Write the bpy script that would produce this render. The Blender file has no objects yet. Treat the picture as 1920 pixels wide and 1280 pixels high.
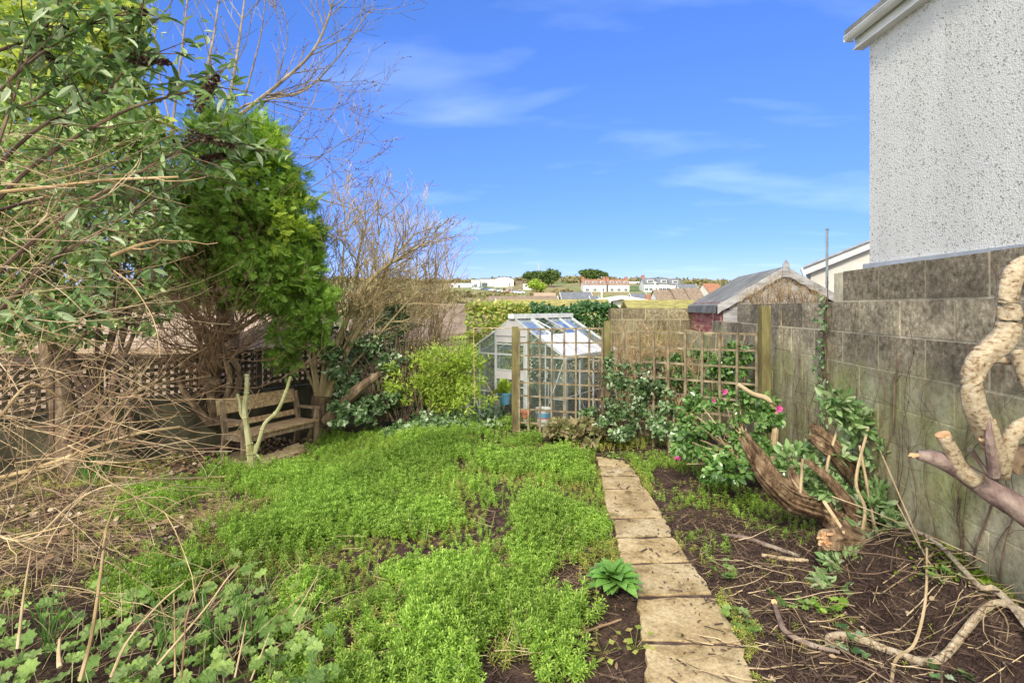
import bpy, math, random
import numpy as np
from math import sin, cos, pi, radians, sqrt
from mathutils import Vector, noise as mnoise

SC = bpy.context.scene
# ------------------------------------------------------------------ camera, sky, sun, exposure
F, HX, HY, EYE = 960.0, 960.0, 578.0, 1.6
cam_d = bpy.data.cameras.new("camera"); cam = bpy.data.objects.new("camera", cam_d)
SC.collection.objects.link(cam); SC.camera = cam
cam.location = (0, 0, EYE); cam.rotation_euler = (radians(90), 0, 0)
cam_d.sensor_width = 36; cam_d.lens = 18.0
cam_d.shift_y = -62 / 1920
cam_d.clip_start = 0.05; cam_d.clip_end = 5000

SUN_EL, SUN_AZ = radians(38), radians(201)     # azimuth measured clockwise from +Y: behind and to the left of the camera
world = bpy.data.worlds.new("World"); SC.world = world; world.use_nodes = True
wn = world.node_tree.nodes; wl = world.node_tree.links
for n in list(wn): wn.remove(n)
wo = wn.new('ShaderNodeOutputWorld'); bg = wn.new('ShaderNodeBackground'); wl.new(bg.outputs[0], wo.inputs[0])
sky = wn.new('ShaderNodeTexSky'); sky.sky_type = 'NISHITA'; sky.sun_disc = False
sky.sun_elevation = SUN_EL; sky.sun_rotation = SUN_AZ
sky.air_density = 1.0; sky.dust_density = 0.3; sky.ozone_density = 3.0
bg.inputs[1].default_value = 0.15
tc = wn.new('ShaderNodeTexCoord')
hs = wn.new('ShaderNodeHueSaturation'); hs.inputs['Saturation'].default_value = 1.12; hs.inputs['Value'].default_value = 1.0
wl.new(sky.outputs[0], hs.inputs['Color'])
# thin wisps of cloud: noise on the direction projected to a high flat layer
sep = wn.new('ShaderNodeSeparateXYZ'); wl.new(tc.outputs['Generated'], sep.inputs[0])
mx = wn.new('ShaderNodeMath'); mx.operation = 'ADD'; mx.inputs[1].default_value = 0.12; wl.new(sep.outputs['Z'], mx.inputs[0])
dv = wn.new('ShaderNodeVectorMath'); dv.operation = 'DIVIDE'
cmb = wn.new('ShaderNodeCombineXYZ')
for i in range(3): wl.new(mx.outputs[0], cmb.inputs[i])
wl.new(tc.outputs['Generated'], dv.inputs[0]); wl.new(cmb.outputs[0], dv.inputs[1])
mp = wn.new('ShaderNodeMapping'); mp.inputs['Rotation'].default_value = (0, 0, radians(28)); mp.inputs['Scale'].default_value = (0.8, 1.5, 0.3)
mp.inputs['Location'].default_value = (3.1, 1.7, 0)
wl.new(dv.outputs[0], mp.inputs[0])
cn = wn.new('ShaderNodeTexNoise'); cn.inputs['Scale'].default_value = 1.3; cn.inputs['Detail'].default_value = 7; cn.inputs['Roughness'].default_value = 0.46
cn.inputs['Distortion'].default_value = 0.25
wl.new(mp.outputs[0], cn.inputs['Vector'])
cr = wn.new('ShaderNodeValToRGB'); cr.color_ramp.elements[0].position = 0.545; cr.color_ramp.elements[0].color = (0, 0, 0, 1)
cr.color_ramp.elements[1].position = 0.85; cr.color_ramp.elements[1].color = (0.27, 0.27, 0.27, 1)
wl.new(cn.outputs[0], cr.inputs[0])
cm = wn.new('ShaderNodeMixRGB'); cm.inputs[2].default_value = (6.0, 7.2, 9.0, 1)
el = wn.new('ShaderNodeValToRGB'); e_ = el.color_ramp.elements; e_[0].position = 0.0; e_[0].color = (.43, .42, .66, 1); e_[1].position = .55; e_[1].color = (.66, .78, 1.15, 1)
x_ = e_.new(.12); x_.color = (.36, .43, .82, 1); x_ = e_.new(.3); x_.color = (.50, .58, 1.0, 1)
wl.new(sep.outputs['Z'], el.inputs[0])
gm = wn.new('ShaderNodeMixRGB'); gm.blend_type = 'MULTIPLY'; gm.inputs[0].default_value = 1; wl.new(hs.outputs[0], gm.inputs[1]); wl.new(el.outputs[0], gm.inputs[2])
wl.new(cr.outputs[0], cm.inputs[0]); wl.new(gm.outputs[0], cm.inputs[1]); # broken bright cloud, added out of view behind the camera as neutral fill light
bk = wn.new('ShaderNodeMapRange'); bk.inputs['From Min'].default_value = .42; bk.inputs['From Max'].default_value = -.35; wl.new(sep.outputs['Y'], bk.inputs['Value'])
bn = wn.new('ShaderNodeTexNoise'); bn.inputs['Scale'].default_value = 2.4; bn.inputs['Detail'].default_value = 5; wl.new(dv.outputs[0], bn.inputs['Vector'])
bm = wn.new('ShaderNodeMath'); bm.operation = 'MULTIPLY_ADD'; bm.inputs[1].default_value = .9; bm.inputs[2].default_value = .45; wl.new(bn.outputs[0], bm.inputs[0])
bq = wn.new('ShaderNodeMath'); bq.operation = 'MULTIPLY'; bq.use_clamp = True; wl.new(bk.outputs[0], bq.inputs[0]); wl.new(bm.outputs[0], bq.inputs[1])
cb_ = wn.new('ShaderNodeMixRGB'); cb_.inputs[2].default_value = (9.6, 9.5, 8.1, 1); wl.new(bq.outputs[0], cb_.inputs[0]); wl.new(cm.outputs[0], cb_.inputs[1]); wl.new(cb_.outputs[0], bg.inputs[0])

sun_d = bpy.data.lights.new("sun", 'SUN'); sun = bpy.data.objects.new("sun", sun_d); SC.collection.objects.link(sun)
sun_d.energy = 2.3; sun_d.angle = radians(9); sun_d.color = (1.0, 0.93, 0.79)
sdir = Vector((sin(SUN_AZ) * cos(SUN_EL), cos(SUN_AZ) * cos(SUN_EL), sin(SUN_EL)))
sun.rotation_euler = sdir.to_track_quat('Z', 'Y').to_euler()

SC.view_settings.view_transform = 'Standard'; SC.view_settings.look = 'None'
SC.view_settings.gamma = 1; SC.view_settings.exposure = 0.75
SC.render.engine = 'CYCLES'
SC.cycles.use_denoising = True
SC.cycles.max_bounces = 6; SC.cycles.diffuse_bounces = 3; SC.cycles.glossy_bounces = 2
SC.cycles.transmission_bounces = 4; SC.cycles.transparent_max_bounces = 16

# ------------------------------------------------------------------ helpers
RNG = np.random.default_rng(7)
def V(*a): return np.array(a, float)
def at(px, py, Z):
    """where the thing seen at a photo pixel stands when it is Z metres away"""
    return V((px - HX) / F * Z, Z, EYE - (py - HY) / F * Z)
def ss(a, b, x):
    t = np.clip((np.asarray(x, float) - a) / (b - a), 0, 1); return t * t * (3 - 2 * t)
def PATHX(y): return np.interp(y, [1.5, 2.4, 3.2, 3.9, 4.6, 5.5], [.58, .83, .89, .93, .97, 1.02])
def gz(x, y):
    x = np.asarray(x, float); y = np.asarray(y, float)
    z = -0.22 * ss(0.8, 2.6, -x) * ss(3.4, 5.8, y) - 0.36 * ss(6.9, 8.0, y) * ss(3.2, 2.7, x)
    near = ss(13, 9, y) * (1 - .9 * np.exp(-((x - PATHX(y)) / .38) ** 4) * ss(6.4, 5.6, y))
    z = z + near * (0.018 * np.sin(x * 3.1 + y * 1.7) + 0.012 * np.sin(x * 7.3 - y * 5.1) + 0.008 * np.sin(x * 15 + 9 * y))
    t = x - (2.18 + .121 * (y - 2.46))      # soil banked up against the long wall
    z = z + .33 * ss(-.42, -.02, t) * ss(4.1, 2.7, y) * (t < .6)
    z = z - 2.8 * ss(13, 22, y) - 2.2 * ss(22, 50, y)
    z = z + 22.0 * ss(50, 330, y) + ss(120, 330, y) * (1.6 * np.sin(x * 0.009 + 2.4) + 0.7 * np.sin(x * 0.033)) - 14 * ss(340, 900, y)
    return z
def ground_pt(px, py, lift=0.0):
    Z = EYE * F / (py - HY)
    for _ in range(16):
        Z = (EYE - float(gz((px - HX) / F * Z, Z)) - lift) * F / (py - HY)
    return V((px - HX) / F * Z, Z, float(gz((px - HX) / F * Z, Z)) + lift)

class MB:
    def __init__(s): s.v = []; s.f = []; s.n = 0
    def add(s, verts, faces, mi=0):
        verts = np.asarray(verts, float).reshape(-1, 3)
        if not isinstance(faces, list) or (faces and isinstance(faces[0], (list, tuple))):
            if isinstance(faces, list):
                by = {}
                for f in faces: by.setdefault(len(f), []).append(f)
                faces = [np.array(q, int) for q in by.values()]
            else: faces = [faces]
        for f in faces: s.f.append((np.asarray(f, int) + s.n, mi))
        s.v.append(verts); s.n += len(verts)
    def box(s, c, size, rz=0, mi=0, rx=0, ry=0):
        x, y, z = np.array(size) / 2
        P = np.array([[-x,-y,-z],[x,-y,-z],[x,y,-z],[-x,y,-z],[-x,-y,z],[x,-y,z],[x,y,z],[-x,y,z]])
        if rx: P = P @ np.array([[1,0,0],[0,cos(rx),sin(rx)],[0,-sin(rx),cos(rx)]])
        if ry: P = P @ np.array([[cos(ry),0,-sin(ry)],[0,1,0],[sin(ry),0,cos(ry)]])
        if rz: P = P @ np.array([[cos(rz),sin(rz),0],[-sin(rz),cos(rz),0],[0,0,1]])
        s.add(P + np.array(c), np.array([[0,3,2,1],[4,5,6,7],[0,1,5,4],[1,2,6,5],[2,3,7,6],[3,0,4,7]]), mi)
    def beam(s, a, b, w, h, up=(0,0,1), mi=0):
        """box from a to b, w wide across, h deep along up"""
        a = np.array(a, float); b = np.array(b, float); d = b - a; L = np.linalg.norm(d); d = d / L
        up = np.array(up, float); r = np.cross(d, up); 
        if np.linalg.norm(r) < 1e-6: r = np.cross(d, [1.0, 0, 0])
        r /= np.linalg.norm(r); u = np.cross(r, d)
        P = [p + r * sx * w / 2 + u * sz * h / 2 for p in (a, b) for sx, sz in ((-1,-1),(1,-1),(1,1),(-1,1))]
        s.add(P, np.array([[0,1,2,3],[7,6,5,4],[0,4,5,1],[1,5,6,2],[2,6,7,3],[3,7,4,0]]), mi)
    def tube(s, pts, rad, k=6, mi=0, cap=True, wob=0.0, rng=RNG, ridge=0.0):
        pts = np.asarray(pts, float); n = len(pts)
        rad = np.broadcast_to(np.asarray(rad, float), (n,)) if np.ndim(rad) else np.full(n, float(rad))
        t = np.gradient(pts, axis=0); t /= (np.linalg.norm(t, axis=1, keepdims=True) + 1e-9)
        a = np.array([0, 0, 1.0]) if abs(t[0][2]) < .9 else np.array([1.0, 0, 0])
        r = np.cross(t, a); ln = np.linalg.norm(r, axis=1, keepdims=True); 
        bad = ln[:, 0] < 1e-3
        if bad.any(): r[bad] = np.cross(t[bad], [0.3, 1.0, 0.2]); ln = np.linalg.norm(r, axis=1, keepdims=True)
        r /= ln; u = np.cross(r, t)
        th = np.arange(k) * 2 * pi / k
        rd = (rng.uniform(-ridge, ridge, (1, k)) + np.cumsum(rng.normal(size=(n, k)) * ridge * .22, 0)) if ridge else 0
        rr = rad[:, None] * (1 + np.clip(rd, -.45, .45) + (rng.uniform(-wob, wob, (n, k)) if wob else 0))
        P = pts[:, None, :] + rr[..., None] * (np.cos(th)[None, :, None] * r[:, None, :] + np.sin(th)[None, :, None] * u[:, None, :])
        i = np.arange(n - 1)[:, None] * k; j = np.arange(k)[None, :]; j2 = (j + 1) % k
        q = np.stack([i + j, i + j2, i + k + j2, i + k + j], -1).reshape(-1, 4)
        fs = [q]
        if cap: fs += [np.arange(k)[None, ::-1], (np.arange(k) + (n - 1) * k)[None, :]]
        s.add(P.reshape(-1, 3), fs, mi)
    def inst(s, T, pos, R, sc, mi=0):
        """many copies of template T=(verts, faces); R (N,3,3) columns = local axes"""
        tv, tf = T; tv = np.asarray(tv, float); N = len(pos)
        if N == 0: return
        sc = np.asarray(sc, float)
        if sc.ndim == 1: sc = sc[:, None, None]
        elif sc.ndim == 2: sc = sc[:, None, :]
        L = tv[None] * sc
        P = np.einsum('nij,nkj->nki', R, L) + np.asarray(pos)[:, None, :]
        off = (np.arange(N) * len(tv))[:, None, None]
        fs = [ (np.asarray(f)[None] + off).reshape(-1, np.asarray(f).shape[1]) for f in tf]
        s.add(P.reshape(-1, 3), fs, mi)

ORG = {}
def tag(o, label=None, cat=None, group=None, kind=None):
    if label: o['label'] = label
    if cat: o['category'] = cat
    if group: o['group'] = group
    if kind: o['kind'] = kind
    return o
def build(name, mb, mats, parent=None, label=None, cat=None, group=None, kind=None, smooth=False):
    V_ = np.concatenate(mb.v) if mb.v else np.zeros((0, 3))
    if parent is not None: org = ORG[parent.name]
    elif kind == 'structure': org = np.zeros(3)
    else:
        lo = V_.min(0); hi = V_.max(0); org = V((lo[0] + hi[0]) / 2, (lo[1] + hi[1]) / 2, lo[2])
    me = bpy.data.meshes.new(name)
    me.vertices.add(len(V_)); me.vertices.foreach_set('co', (V_ - org).astype(np.float32).ravel())
    nl = sum(f.size for f, _ in mb.f); npoly = sum(len(f) for f, _ in mb.f)
    me.loops.add(nl); me.polygons.add(npoly)
    me.loops.foreach_set('vertex_index', np.concatenate([f.ravel() for f, _ in mb.f]).astype(np.int32))
    cnt = np.concatenate([np.full(len(f), f.shape[1]) for f, _ in mb.f]); st = np.concatenate([[0], np.cumsum(cnt)[:-1]])
    me.polygons.foreach_set('loop_start', st.astype(np.int32))
    me.polygons.foreach_set('material_index', np.concatenate([np.full(len(f), m) for f, m in mb.f]).astype(np.int32))
    me.update(calc_edges=True); me.validate()
    me.polygons.foreach_set('use_smooth', np.full(len(me.polygons), smooth))
    for m in (mats if isinstance(mats, (list, tuple)) else [mats]): me.materials.append(m)
    o = bpy.data.objects.new(name, me); SC.collection.objects.link(o)
    if parent is not None: o.parent = parent
    else: o.location = org
    ORG[o.name] = org
    return tag(o, label, cat, group, kind)
def thing(name, loc, label, cat, group=None):
    o = bpy.data.objects.new(name, None); SC.collection.objects.link(o); o.location = tuple(loc)
    o.empty_display_size = 0.2
    ORG[o.name] = np.array(loc, float)
    return tag(o, label, cat, group)

def nrm(a): a = np.asarray(a, float); return a / (np.linalg.norm(a, axis=-1, keepdims=True) + 1e-12)
def frames(D, U=None, roll=None, rng=RNG):
    """columns: x = side, y = D, z = normal; random roll when U is None"""
    D = nrm(D)
    if U is None: U = rng.normal(size=D.shape)
    X = nrm(np.cross(D, U)); Z = np.cross(X, D)
    return np.stack([X, D, Z], -1)
def smooth_path(P, n=8):
    P = np.asarray(P, float); Q = np.vstack([2 * P[0] - P[1], P, 2 * P[-1] - P[-2]]); out = []
    for i in range(1, len(Q) - 2):
        p0, p1, p2, p3 = Q[i - 1:i + 3]
        for t in np.arange(n) / n:
            out.append(.5 * (2 * p1 + (p2 - p0) * t + (2 * p0 - 5 * p1 + 4 * p2 - p3) * t * t + (3 * p1 - p0 - 3 * p2 + p3) * t ** 3))
    out.append(Q[-2]); return np.array(out)
def ppath(pts, n=6): return smooth_path([at(*p) for p in pts], n)
def rad_along(rs, m): return np.interp(np.linspace(0, 1, m), np.linspace(0, 1, len(rs)), rs)
def rnd_dir(n, rng=RNG): return nrm(rng.normal(size=(n, 3)))
def in_poly(x, y, poly):
    x = np.asarray(x); y = np.asarray(y); ins = np.zeros(len(x), bool); j = len(poly) - 1
    for i in range(len(poly)):
        xi, yi = poly[i]; xj, yj = poly[j]
        c = ((yi > y) != (yj > y)) & (x < (xj - xi) * (y - yi) / (yj - yi + 1e-12) + xi)
        ins ^= c; j = i
    return ins
def vnoise(x, y, s, seed=0):
    return np.array([mnoise.noise(Vector((a * s + seed * 7.3, b * s - seed * 3.1, seed * 1.7))) for a, b in zip(x, y)])

# branch growth ------------------------------------------------------
def polyline(p, d, L, n, wob, up, rng):
    pts = [np.array(p, float)]; d = nrm(d)
    for i in range(n):
        d = nrm(d + rng.normal(size=3) * wob + np.array([0, 0, up])); pts.append(pts[-1] + d * L / n)
    return np.array(pts)
def grow(mb, p, d, L, r, lvl, rng, nch=4, ang=0.6, ratio=0.6, wob=0.12, up=0.05, k=5, tips=None, lo=0.25, mi=0, tip=0.35, minr=0.0012):
    n = 6 if lvl > 0 else 4
    pts = polyline(p, d, L, n, wob, up, rng)
    mb.tube(pts, np.maximum(np.linspace(r, r * tip, n + 1), minr), k if lvl > 0 else 3, mi, cap=False)
    if tips is not None: tips.append((pts, lvl))
    if lvl <= 0: return
    for i in range(nch):
        f = lo + (1 - lo) * (i + rng.uniform(0, 1)) / nch; f = min(f, .99)
        j = f * n; a = int(j); q = pts[a] * (1 - (j - a)) + pts[a + 1] * (j - a); dd = nrm(pts[a + 1] - pts[a])
        side = nrm(np.cross(dd, rng.normal(size=3)))
        nd = nrm(dd * cos(ang) + side * sin(ang) * rng.uniform(.7, 1.2))
        grow(mb, q, nd, L * ratio * rng.uniform(.6, 1.15) * (1.15 - .5 * f), max(r * (1 - .6 * f) * .55, minr), lvl - 1, rng, nch, ang, ratio, wob, up, k, tips, lo, mi, tip, minr)

# leaf templates: (verts, [faces]) x = width, y = length, z = normal
LEAF2 = (np.array([[0,0,0],[.5,.42,.06],[0,1,0],[-.5,.42,.06]]), [np.array([[0,1,2],[0,2,3]])])
LEAF4 = (np.array([[0,0,0],[.36,.22,.07],[.5,.5,.09],[.3,.8,.02],[0,1,-.08],[-.3,.8,.02],[-.5,.5,.09],[-.36,.22,.07],[0,.3,-.01],[0,.65,-.02]]),
         [np.array([[0,1,8],[0,8,7],[9,3,4],[9,4,5]]), np.array([[8,1,2,9],[8,9,6,7]]), np.array([[9,2,3],[9,5,6]])])
def lobed(k=5, depth=.35, n=20):
    v = [[0, .45, -.04]]
    for i in range(n + 1):
        a = -pi / 2 + 0.22 + (2 * pi - .44) * i / n
        rr = .5 * (1 - depth * abs(sin(k * (a + pi / 2) / 2 + (0 if k % 2 else pi/2))) ** 3) 
        v.append([rr * cos(a), .45 + rr * sin(a), .055 * cos(k * a) + .045 + .02 * sin(3 * a)])
    v.append([0, .02, 0])
    m = len(v)
    return (np.array(v), [np.array([[0, i, i + 1] for i in range(1, m - 2)] + [[0, m - 1, 1], [0, m - 2, m - 1]])])
LOBED = lobed(7, .26, 34); IVY = lobed(3, .5, 12)
def spray(nl=6, w=.16):
    v, f = [], []
    def q(a, b, ww):
        a = np.array(a); b = np.array(b); d = b - a; s = np.array([-d[1], d[0], 0]); s = s / (np.linalg.norm(s) + 1e-9) * ww * .8
        i = len(v); v.extend([a - s * .5, a + (b - a) * .6 + s * -1, b, a + (b - a) * .6 + s]); f.append([i, i + 1, i + 2, i + 3])
    q([0, 0, 0], [0, 1, -.12], .03)
    for i in range(nl):
        y = .12 + .75 * i / nl; ln = w * 2.4 * (1 - .55 * i / nl)
        for sx in (-1, 1): q([0, y, -.1 * y], [sx * ln * .8, y + ln * .75, -.1 * y - .05 + .04 * sx], .035)
    return (np.array(v), [np.array(f)])
SPRAY = spray(9, .15)
def sprig(whorls=4, k=6, seed=1):
    r = np.random.default_rng(seed); v, f3, f4 = [], [], []
    v += [[-.02,0,0],[.02,0,0],[.012,.02,1],[-.012,.02,1]]; f4.append([0,1,2,3])
    for w in range(whorls):
        z = .22 + .78 * (w + .5) / whorls; L = .26 * (1.15 - .55 * w / whorls); a0 = r.uniform(0, 6)
        for j in range(k):
            a = a0 + j * 2 * pi / k + r.uniform(-.2, .2); c, s_ = cos(a), sin(a); i = len(v); l = L * r.uniform(.8, 1.2); up = r.uniform(.0, .12) + .1 * w / whorls
            v += [[0, 0, z], [c * l * .6 - s_ * .032, s_ * l * .6 + c * .032, z + up * .8], [c * l, s_ * l, z + up * .7], [c * l * .6 + s_ * .032, s_ * l * .6 - c * .032, z + up * .8]]
            f4.append([i, i + 1, i + 2, i + 3])
    return (np.array(v, float), [np.array(f4)])
def zrot(n, tilt, rng=RNG):
    D = nrm(np.stack([rng.normal(size=n) * tilt, rng.normal(size=n) * tilt, np.ones(n)], -1))
    a = rng.uniform(0, 2 * pi, n); X0 = np.stack([np.cos(a), np.sin(a), np.zeros(n)], -1)
    Y = nrm(np.cross(D, X0)); X = np.cross(Y, D)
    return np.stack([X, Y, D], -1)

# ------------------------------------------------------------------ materials
def newmat(name):
    m = bpy.data.materials.new(name); m.use_nodes = True; nt = m.node_tree
    for n in list(nt.nodes): nt.nodes.remove(n)
    o = nt.nodes.new('ShaderNodeOutputMaterial'); b = nt.nodes.new('ShaderNodeBsdfPrincipled'); nt.links.new(b.outputs[0], o.inputs[0])
    return m, nt, b, o
def ramp(nt, src, stops):
    r = nt.nodes.new('ShaderNodeValToRGB'); e = r.color_ramp.elements
    while len(e) > 1: e.remove(e[-1])
    e[0].position = stops[0][0]; e[0].color = (*stops[0][1], 1)
    for p, c in stops[1:]:
        x = e.new(p); x.color = (*c, 1)
    nt.links.new(src, r.inputs[0]); return r.outputs[0]
def noise(nt, scale, detail=5, rough=.55, stretch=None, dist=0, seed=0):
    t = nt.nodes.new('ShaderNodeTexCoord'); n = nt.nodes.new('ShaderNodeTexNoise')
    n.inputs['Scale'].default_value = scale; n.inputs['Detail'].default_value = detail; n.inputs['Roughness'].default_value = rough; n.inputs['Distortion'].default_value = dist
    mp = nt.nodes.new('ShaderNodeMapping'); mp.inputs['Scale'].default_value = stretch or (1, 1, 1); mp.inputs['Location'].default_value = (seed * 1.3, seed * 2.1, seed * .7)
    nt.links.new(t.outputs['Object'], mp.inputs[0]); nt.links.new(mp.outputs[0], n.inputs['Vector']); return n.outputs[0]
def mixc(nt, fac, a, b, mode='MIX'):
    m = nt.nodes.new('ShaderNodeMixRGB'); m.blend_type = mode
    for i, s in ((0, fac), (1, a), (2, b)):
        if isinstance(s, (int, float)): m.inputs[i].default_value = s
        elif isinstance(s, tuple): m.inputs[i].default_value = (*s, 1)
        else: nt.links.new(s, m.inputs[i])
    return m.outputs[0]
def bump(nt, b, h, strength=.5, dist=.01):
    n = nt.nodes.new('ShaderNodeBump'); n.inputs['Strength'].default_value = strength; n.inputs['Distance'].default_value = dist
    nt.links.new(h, n.inputs['Height']); nt.links.new(n.outputs[0], b.inputs['Normal'])
def mat(name, stops, scale=5, rough=.8, bmp=.4, bdist=.005, stretch=None, detail=6, metal=0, island=0.0, spec=.3, seed=0):
    m, nt, b, o = newmat(name)
    if not isinstance(stops, list): stops = [(0.3, tuple(c * .8 for c in stops)), (.7, tuple(c * 1.15 for c in stops))]
    nz = noise(nt, scale, detail, .6, stretch, seed=seed)
    c = ramp(nt, nz, stops)
    if island:
        g = nt.nodes.new('ShaderNodeNewGeometry')
        k = ramp(nt, g.outputs['Random Per Island'], [(0, (1 - island,) * 3), (1, (1 + island,) * 3)])
        c = mixc(nt, 1.0, c, k, 'MULTIPLY')
    nt.links.new(c, b.inputs['Base Color']); b.inputs['Roughness'].default_value = rough; b.inputs['Metallic'].default_value = metal
    b.inputs['Specular IOR Level'].default_value = spec
    if bmp: bump(nt, b, noise(nt, scale * 4, 6, .65, stretch), bmp, bdist)
    return m
LEAF_K = 1.3
def leafm(name, cols, rough=.45, trans=.35, spec=.35, patch=1.2, veins=0):
    m, nt, b, o = newmat(name); cols = [tuple(min(.85, v * LEAF_K) for v in q) for q in cols]
    g = nt.nodes.new('ShaderNodeNewGeometry')
    c = ramp(nt, g.outputs['Random Per Island'], [(i / (len(cols) - 1), q) for i, q in enumerate(cols)])
    nz = ramp(nt, noise(nt, patch, 3), [(.3, (.72, .72, .72)), (.7, (1.25, 1.25, 1.25))])
    c = mixc(nt, 1.0, c, nz, 'MULTIPLY')
    nt.links.new(c, b.inputs['Base Color']); b.inputs['Roughness'].default_value = rough; b.inputs['Specular IOR Level'].default_value = spec
    if veins: bump(nt, b, noise(nt, veins, 4, .6), .9, .01)
    t = nt.nodes.new('ShaderNodeBsdfTranslucent'); nt.links.new(mixc(nt, 1.0, c, (1.2, 1.25, .7), 'MULTIPLY'), t.inputs[0])
    mx = nt.nodes.new('ShaderNodeMixShader'); mx.inputs[0].default_value = trans
    nt.links.new(b.outputs[0], mx.inputs[1]); nt.links.new(t.outputs[0], mx.inputs[2]); nt.links.new(mx.outputs[0], o.inputs[0])
    return m

def soil_mat():
    m, nt, b, o = newmat('soil')
    c1 = ramp(nt, noise(nt, 9, 8, .7), [(.3, (.035, .022, .018)), (.5, (.085, .055, .045)), (.62, (.15, .10, .075)), (.75, (.24, .18, .13))])
    c2 = ramp(nt, noise(nt, 60, 6, .7, (1, 2.2, 1)), [(.35, (.35, .33, .32)), (.6, (1.3, 1.25, 1.2))])
    c = mixc(nt, 1.0, c1, c2, 'MULTIPLY')
    nt.links.new(c, b.inputs['Base Color']); b.inputs['Roughness'].default_value = .9; b.inputs['Specular IOR Level'].default_value = .15
    bump(nt, b, noise(nt, 45, 8, .7), 1.0, .02); return m
def field_mat():
    m, nt, b, o = newmat('field_grass')
    c1 = ramp(nt, noise(nt, .035, 5, .6), [(.35, (.10, .15, .04)), (.45, (.22, .24, .08)), (.52, (.30, .22, .11)), (.62, (.14, .17, .06)), (.72, (.33, .25, .14))])
    c2 = ramp(nt, noise(nt, .6, 6, .7), [(.3, (.5, .5, .5)), (.7, (1.3, 1.3, 1.3))])
    nt.links.new(mixc(nt, 1.0, c1, c2, 'MULTIPLY'), b.inputs['Base Color']); b.inputs['Roughness'].default_value = .95
    return m
def block_mat(name='concrete_block', mossy=1.0, joint=False, dim=1.0):
    m, nt, b, o = newmat(name)
    t = nt.nodes.new('ShaderNodeTexCoord'); sp = nt.nodes.new('ShaderNodeSeparateXYZ'); g = nt.nodes.new('ShaderNodeNewGeometry'); nt.links.new(g.outputs['Position'], sp.inputs[0])
    base = ramp(nt, noise(nt, 26, 8, .75), [(.32, (.10, .084, .064)), (.44, (.24, .205, .155)), (.56, (.39, .34, .265)), (.68, (.62, .57, .48))])
    if joint: base = ramp(nt, noise(nt, 20, 6, .7), [(.3, (.42, .38, .31)), (.7, (.68, .63, .53))])
    blotch = ramp(nt, noise(nt, 2.2, 6, .65, seed=3), [(.35, (.62, .6, .6)), (.65, (1.35, 1.32, 1.25))])
    isl = ramp(nt, g.outputs['Random Per Island'], [(0, (.74, .73, .73)), (1, (1.2, 1.2, 1.18))])
    c = mixc(nt, 1.0, mixc(nt, 1.0, base, blotch, 'MULTIPLY'), isl, 'MULTIPLY')
    # render coat and algae, which cling to the lower courses (streaky)
    low = ramp(nt, noise(nt, 5, 8, .7, (1, 1, .25), seed=5), [(.28, (.09, .072, .05)), (.37, (.28, .245, .165)), (.48, (.43, .385, .265)), (.60, (.53, .49, .37)), (.76, (.70, .67, .57))])
    alg = ramp(nt, noise(nt, 1.4, 5, .6, seed=8), [(.42, (1, 1, 1)), (.66, (.72, .85, .45))])
    low = mixc(nt, 1.0, mixc(nt, 1.0, low, alg, 'MULTIPLY'), ramp(nt, noise(nt, 30, 7, .75, seed=11), [(.32, (.55, .54, .52)), (.5, (1, 1, 1)), (.7, (1.2, 1.2, 1.18))]), 'MULTIPLY')
    ad = nt.nodes.new('ShaderNodeMath'); ad.operation = 'MULTIPLY_ADD'; ad.inputs[1].default_value = .7
    nt.links.new(noise(nt, 2.6, 5, .6, seed=2), ad.inputs[0]); nt.links.new(sp.outputs['Z'], ad.inputs[2])
    f = ramp(nt, ad.outputs[0], [(0.0, (1, 1, 1)), (1.0, (1, 1, 1))])
    mr = nt.nodes.new('ShaderNodeMapRange'); mr.inputs['From Min'].default_value = 1.42; mr.inputs['From Max'].default_value = 1.68
    mr.inputs['To Min'].default_value = .9 * mossy; mr.inputs['To Max'].default_value = 0.0
    nt.links.new(ad.outputs[0], mr.inputs['Value'])
    c = mixc(nt, mr.outputs[0], c, low)
    if joint: c = mixc(nt, 1.0, c, (1.22, 1.2, 1.16), 'MULTIPLY')
    else: c = mixc(nt, .55, c, mixc(nt, 1.0, c, isl, 'MULTIPLY'))
    if dim != 1: c = mixc(nt, 1.0, c, (dim, dim, dim * .9), 'MULTIPLY')
    nt.links.new(c, b.inputs['Base Color']); b.inputs['Roughness'].default_value = .93; b.inputs['Specular IOR Level'].default_value = .15
    bump(nt, b, noise(nt, 55, 8, .75), .9, .008); return m
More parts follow.
